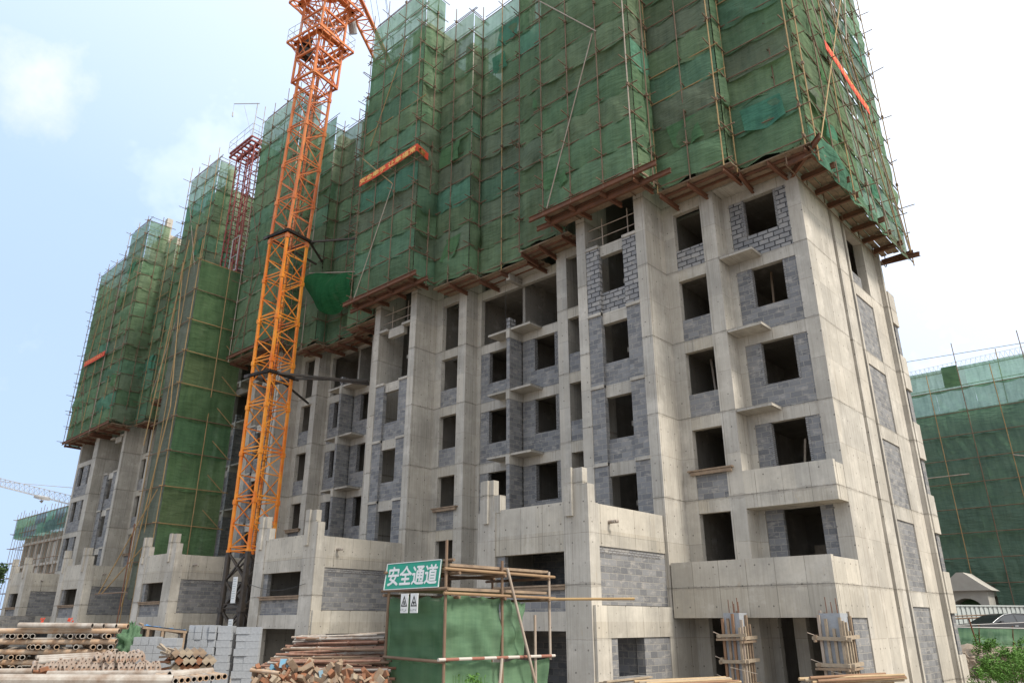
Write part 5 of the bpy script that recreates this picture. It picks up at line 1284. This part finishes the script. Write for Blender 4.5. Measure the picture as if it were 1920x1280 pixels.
b = net_face((22, y_, 0), (-12, y_, 0), 1.0, 4.2, (0, -1, 0), [.6, 4.2]); b.obj('net_sheet', M['net_far'], t, smooth=True)
for k in range(9): B().tube((22, y_ - .25, 4.2 + 1.8 * k), (-24, y_ - .25, 4.2 + 1.8 * k + random.uniform(-.1, .1)), .03, 4).obj('rail', M['pole'], t)
for k in range(21): x = 22 - k * 2.2; B().tube((x, y_ - .3, .5), (x - .3, y_ - .3, 20 + random.uniform(0, 2.5) * (k % 2)), .032, 4).obj('pole', M[random.choice(['pole', 'pole', 'pole_tan'])], t)
for k in range(5): x = 16 - k * 7; B().tube((x, y_ - .35, 12), (x - 4, y_ - .35, 16 - k), .04, 4).obj('brace', M['pole_pale'], t)
for k in range(9):
    x = 20 - k * 3.7 + random.uniform(-.8, .8); B().tube((x, y_ + 2, 17), (x + random.uniform(-.2, .2), y_ + 2, 20.3 + random.uniform(0, 2.2)), .035, 4).obj('pole', M['pole_tan'], t)
for z in (19.6, 20.9): B().tube((22, y_ + 1.9, z), (-20, y_ + 1.9, z - .3), .03, 4).obj('rail', M['pole'], t)
for x in (-12.5, -6.5): B().box(x, x + 1.1, y_ + .3, y_ + .35, 18.9, 20.6).obj('net_sheet', M['net_solid'], t)
# far crane jib above it
def truss(root, p, q, w_, h_, n, r, mat, part_='jib'):
    b = B(); p = V(p); q = V(q); s_ = (q - p).cross(V((0, 0, 1))).normalized() * w_ / 2; u = V((0, 0, h_))
    b.tube(p + s_, q + s_, r, 4); b.tube(p - s_, q - s_, r, 4); b.tube(p + u, q + u, r, 4)
    for k in range(n):
        a, c, m_ = p.lerp(q, k / n), p.lerp(q, (k + 1) / n), p.lerp(q, (k + .5) / n) + u
        for s2 in (s_, -s_): b.tube(a + s2, m_, r * .6, 3, False); b.tube(m_, c + s2, r * .6, 3, False)
        b.tube(a + s_, a - s_, r * .6, 3, False)
    return b.obj(part_, M[mat], root)
t = thing('crane_jib', 'thin far crane jib reaching over the netted building at right', 'crane', at(1800, 690, 120))
truss(t, at(1690, 715, 110), at(1960, 655, 100), 1.2, 1.1, 30, .028, 'white_steel')
b = B(); b.tube(at(1690, 680, 110), at(1960, 636, 100), .04, 4); b.obj('pendant_cable', M['dark'], t)
# black car
c0 = at(1878, 1178, 41); zg = .66
t = thing('car', 'black saloon car parked beyond the green net fence', 'car', (c0.x, c0.y, zg))
ca = (RT + HF * .18).normalized(); cn = V((-ca.y, ca.x, 0))
def CC(a, s_, z): return c0 + ca * a + cn * s_ + V((0, 0, 0)) if False else V((c0.x, c0.y, zg)) + ca * a + cn * s_ + V((0, 0, z))
def loft(outl, half_w, mat, n_, inset=0):
    b = B(); A = [CC(a, -half_w, z) for a, z in outl]; C = [CC(a, half_w, z) for a, z in outl]
    b.quad(A[::-1]); b.quad(C)
    for i in range(len(outl)): j = (i + 1) % len(outl); b.quad([A[i], A[j], C[j], C[i]])
    return b.obj(n_, M[mat], t)
loft([(-2.5, .3), (2.5, .3), (2.55, .6), (2.5, .88), (1.9, .98), (-1.1, .97), (-1.9, .88), (-2.4, .74), (-2.55, .5)], .9, 'paint_black', 'body')
b = B(); outl = [(-1.25, .95), (-.75, 1.2), (-.35, 1.36), (.2, 1.44), (.9, 1.42), (1.5, 1.28), (2.05, 1.0)]
for s_ in (-1, 1):
    pts = [CC(a, s_ * (.86 - (z - .95) * .35), z) for a, z in outl]; b.quad(pts if s_ > 0 else pts[::-1])
for i in range(len(outl) - 1):
    (a, z), (c, z2) = outl[i], outl[i + 1]; w0, w1 = .86 - (z - .95) * .35, .86 - (z2 - .95) * .35
    b.quad([CC(a, -w0, z), CC(c, -w1, z2), CC(c, w1, z2), CC(a, w0, z)])
b.obj('cabin', M['paint_black'], t)
for a0_, a1_, a2_, a3_ in [(-1.0, .25, .22, -.42), (.33, 1.72, 1.25, .30)]:
    b = B()
    for s_ in (-1, 1):
        P_ = [(a0_, .99), (a1_, .99), (a2_, 1.36 if a2_ < 1 else 1.27), (a3_, 1.29 if a3_ < 0 else 1.37)]; pts = [CC(a, s_ * (.872 - (z - .95) * .35), z) for a, z in P_]; b.quad(pts if s_ > 0 else pts[::-1])
    b.obj('window', M['glass'], t)
b = B()
pa = None
for a, z in outl:
    q = CC(a, -(.88 - (z - .95) * .35), z + .01)
    if pa is not None: b.tube(pa, q, .012, 4)
    pa = q
b.obj('window_trim', M['chrome'], t)
for a in (.05, 1.15): b = B(); b.obox(CC(a, -.92, .80), CC(a + .22, -.92, .80), .02, .035); b.obj('door_handle', M['chrome'], t)
for a in (-1.6, 1.55):
    for s_ in (-.85, .85):
        wq = B().tube(CC(a, s_ - .1, .33), CC(a, s_ + .1, .33), .33, 20).obj('wheel', M['rubber'], t); B().tube(CC(a, s_ - .11, .33), CC(a, s_ + .11, .33), .2, 12).obj('rim', M['white_steel'], wq)
b = B(); b.obox(CC(-.85, -.98, 1.0), CC(-.68, -.98, 1.02), .12, .1); b.obj('wing_mirror', M['paint_black'], t)
b = B(); b.obox(CC(-2.5, -.6, .66), CC(-2.3, -.86, .68), .1, .12); b.obj('headlight', M['chrome'], t)

# ------------------------------------------------------------------ plants
def leafy(b, c, rad, n, size, sq=1.0, seedk=0):
    for k in range(n):
        d = V((random.gauss(0, 1), random.gauss(0, 1), random.gauss(0, 1))).normalized() * rad * random.random() ** .45
        d.z *= sq; q = c + d; cl = noise.noise(q * (1.1 / max(.4, rad)) * 1.5)
        if cl < -.12: continue
        a = V((random.uniform(-1, 1), random.uniform(-1, 1), random.uniform(-.4, .8))).normalized() * size * random.uniform(.6, 1.3); e_ = a.cross(V((random.uniform(-1, 1), random.uniform(-1, 1), random.uniform(-1, 1)))).normalized() * size * .33
        b.quad([q - a, q + e_, q + a, q - e_], [(0, 0), (1, 0), (1, 1), (0, 1)])
def shrub(x, y, d, rad, lab, n=900, size=.07, mat='leaf', grp='wild shrubs at the bottom right'):
    c = at(x, y, d); t = thing('shrub', lab, 'shrub', (c.x, c.y, GZ), grp)
    b = B(); 
    for k in range(5): leafy(b, c + V((random.uniform(-.6, .6) * rad, random.uniform(-.6, .6) * rad, random.uniform(-.4, .5) * rad)), rad * .62, n // 5, size)
    b.obj('foliage', M[mat], t); b = B()
    for k in range(7): b.tube((c.x + random.uniform(-.1, .1), c.y + random.uniform(-.1, .1), GZ), c + V((random.uniform(-.7, .7) * rad, random.uniform(-.7, .7) * rad, random.uniform(0, .8) * rad)), .015, 4, True, .005)
    b.obj('stem', M['bark'], t)
shrub(1850, 1212, 32, .5, 'airy small shrub growing before the green net fence, leftmost of the bushes', 1500, .06)
shrub(1912, 1228, 29, .8, 'large pale shrub at the right frame edge behind the others', 3200)
shrub(1872, 1256, 26, .62, 'dense bright shrub in the middle of the bushes before the soil mound', 2800, .06)
shrub(1905, 1255, 24, .70, 'low bright shrub at the bottom right corner', 2600, .06)
shrub(1838, 1272, 24, .35, 'small low tuft of leaves at the foot of the soil mound', 900, .05)
shrub(1935, 1262, 27, .95, 'shrub cut off by the right frame edge', 1600)
for x, y, lb in [(862, 1272, 'small weed tuft left of the passage pole'), (886, 1270, 'taller weed tuft against the passage net'), (905, 1275, 'low weed tuft at the foot of the side net')]:
    c = at(x, y, 11.2); b = B(); leafy(b, c, .12, 90, .035)
    for k in range(5): b.tube((c.x, c.y, GZ), c + V((random.uniform(-.08, .08), random.uniform(-.08, .08), .05)), .004, 3)
    solo(b, 'weed', M['leaf'], lb, 'weed', (c.x, c.y, GZ), 'weeds at the passage foot')
def tree(x, y, d, rad, lab, trunk_z):
    c = at(x, y, d); t = thing('tree', lab, 'tree', (c.x, c.y, GZ), 'trees at the left edge')
    b = B()
    for k in range(13):
        o_ = V((random.gauss(0, .5), random.gauss(0, .5), random.gauss(0, .55))) * rad; leafy(b, c + o_, rad * .5, 900, .19, .85)
    b.obj('crown', M['leaf_dark'], t); b = B(); b.tube((c.x, c.y, GZ), (c.x, c.y, c.z), .28, 8, True, .12)
    for k in range(6): b.tube((c.x, c.y, c.z * (.4 + .08 * k)), c + V((random.uniform(-.7, .7), random.uniform(-.7, .7), random.uniform(0, .7))) * rad, .1, 5, True, .03)
    b.obj('trunk', M['bark'], t)
tree(-78, 1015, 62, 2.1, 'taller dark tree at the left frame edge before the far building', 3)
tree(-42, 1090, 58, 1.7, 'lower bushy tree at the left frame edge above the grey wall', 2)
# grey wall at the left edge
b = B(); p = at(-60, 1175, 46); q = at(62, 1175, 50); p.z = q.z = GZ
nrm2 = (q - p).cross(V((0, 0, 1))).normalized() * .2; b.hexa([p, q, q + -nrm2, p + -nrm2], [v + V((0, 0, 2.55)) for v in (p, q, q - nrm2, p - nrm2)])
solo(b, 'garden_wall', M['blk'], 'grey block wall behind the pipe stack at the left frame edge', 'wall', tuple(p))

# ------------------------------------------------------------------ left background
t = thing('frame_building', 'far unfinished frame building with a green net band round its top, at the left edge', 'building', (-116, 34, GZ))
fx0, fx1, fy = -122.0, -98.0, 31.5; gx0 = -118.5
b = B()
for k in range(6): b.box(gx0, fx1, fy, fy + 16, 2.9 * k - .3, 2.9 * k)
b.obj('floor_slab', M['pale_conc'], t)
for k in range(9):
    x = gx0 + k * 2.56; B().box(x, x + .7, fy + .1, fy + .8, GZ, 12.3).obj('column', M['pale_conc'], t)
for k in range(5):
    y = fy + 3.1 + k * 3; B().box(gx0, gx0 + .7, y, y + .7, GZ, 12.3).obj('column', M['pale_conc'], t)
b = B(); b.box(gx0 + 2, fx1, fy + 5, fy + 5.2, GZ, 11.6); b.obj('inner_wall', M['conc_shaded'], t)
b = B(); 
for k in range(4):
    for j in range(4): b.box(gx0 + 5.8 + j * 5.12, gx0 + 7.7 + j * 5.12, fy + .3, fy + .5, 2.9 * k, 2.9 * k + (1.2 if (k + j) % 2 else 2.5))
b.obj('infill_wall', M['stone'], t)
TINTS[:] = [(.14, .27, .22), (.20, .32, .24), (.14, .24, .23), (.18, .24, .28)]; TW[:] = [3, 3, 2, 1.3]
b = net_face((fx1, fy - 1, 0), (gx0 - 1, fy - 1, 0), 11.5, 15, (0, -1, 0), [12.3, 13.6, 14.8]); b.obj('net_sheet', M['net'], t, smooth=True)
b = net_face((gx0 - 1, fy - 1, 0), (gx0 - 1, fy + 16, 0), 11.5, 15, (-1, 0, 0), [12.3, 13.6, 14.8]); b.obj('net_sheet', M['net'], t, smooth=True)
TINTS[:] = TT; TW[:] = TW2
for k in range(18): x = gx0 - 1 + k * 1.2; B().tube((x, fy - 1.1, GZ), (x + random.uniform(-.3, .3), fy - 1.1, 15 + random.uniform(.1, .9)), .03, 4).obj('pole', M['pole'], t)
for k in range(10): y = fy + k * 1.6; B().tube((gx0 - 1.1, y, GZ), (gx0 - 1.1, y, 15 + random.uniform(.1, .9)), .03, 4).obj('pole', M['pole'], t)
for k in range(8):
    B().tube((gx0 - 1.5, fy - 1.1, 1.4 + 1.9 * k), (fx1, fy - 1.1, 1.4 + 1.9 * k), .045, 4).obj('rail', M['pole'], t); B().tube((gx0 - 1.1, fy - 1.5, 1.4 + 1.9 * k), (gx0 - 1.1, fy + 16, 1.4 + 1.9 * k), .045, 4).obj('rail', M['pole'], t)
t = thing('crane_jib', 'white far crane jib crossing the sky left of the building with its trolley', 'crane', at(60, 925, 82))
truss(t, at(-160, 870, 92), at(210, 965, 72), .9, .85, 42, .032, 'white_steel')
b = B(); b.obox(at(74, 931, 79.5), at(84, 934, 79), 1.2, .35); b.tube(at(78, 932, 79), at(78, 940, 79), .03, 4); b.obj('trolley', M['white_steel'], t)
b = B(); b.tube(at(78, 938, 79), at(78, 942.5, 79), .22, 8, True, .05); b.obj('hook_block', M['white_steel'], t)
b = B(); b.tube(at(-160, 885, 92), at(30, 905, 82), .03, 4); b.tube(at(30, 905, 82), at(210, 920, 72), .03, 4); b.obj('pendant_cable', M['white_steel'], t)
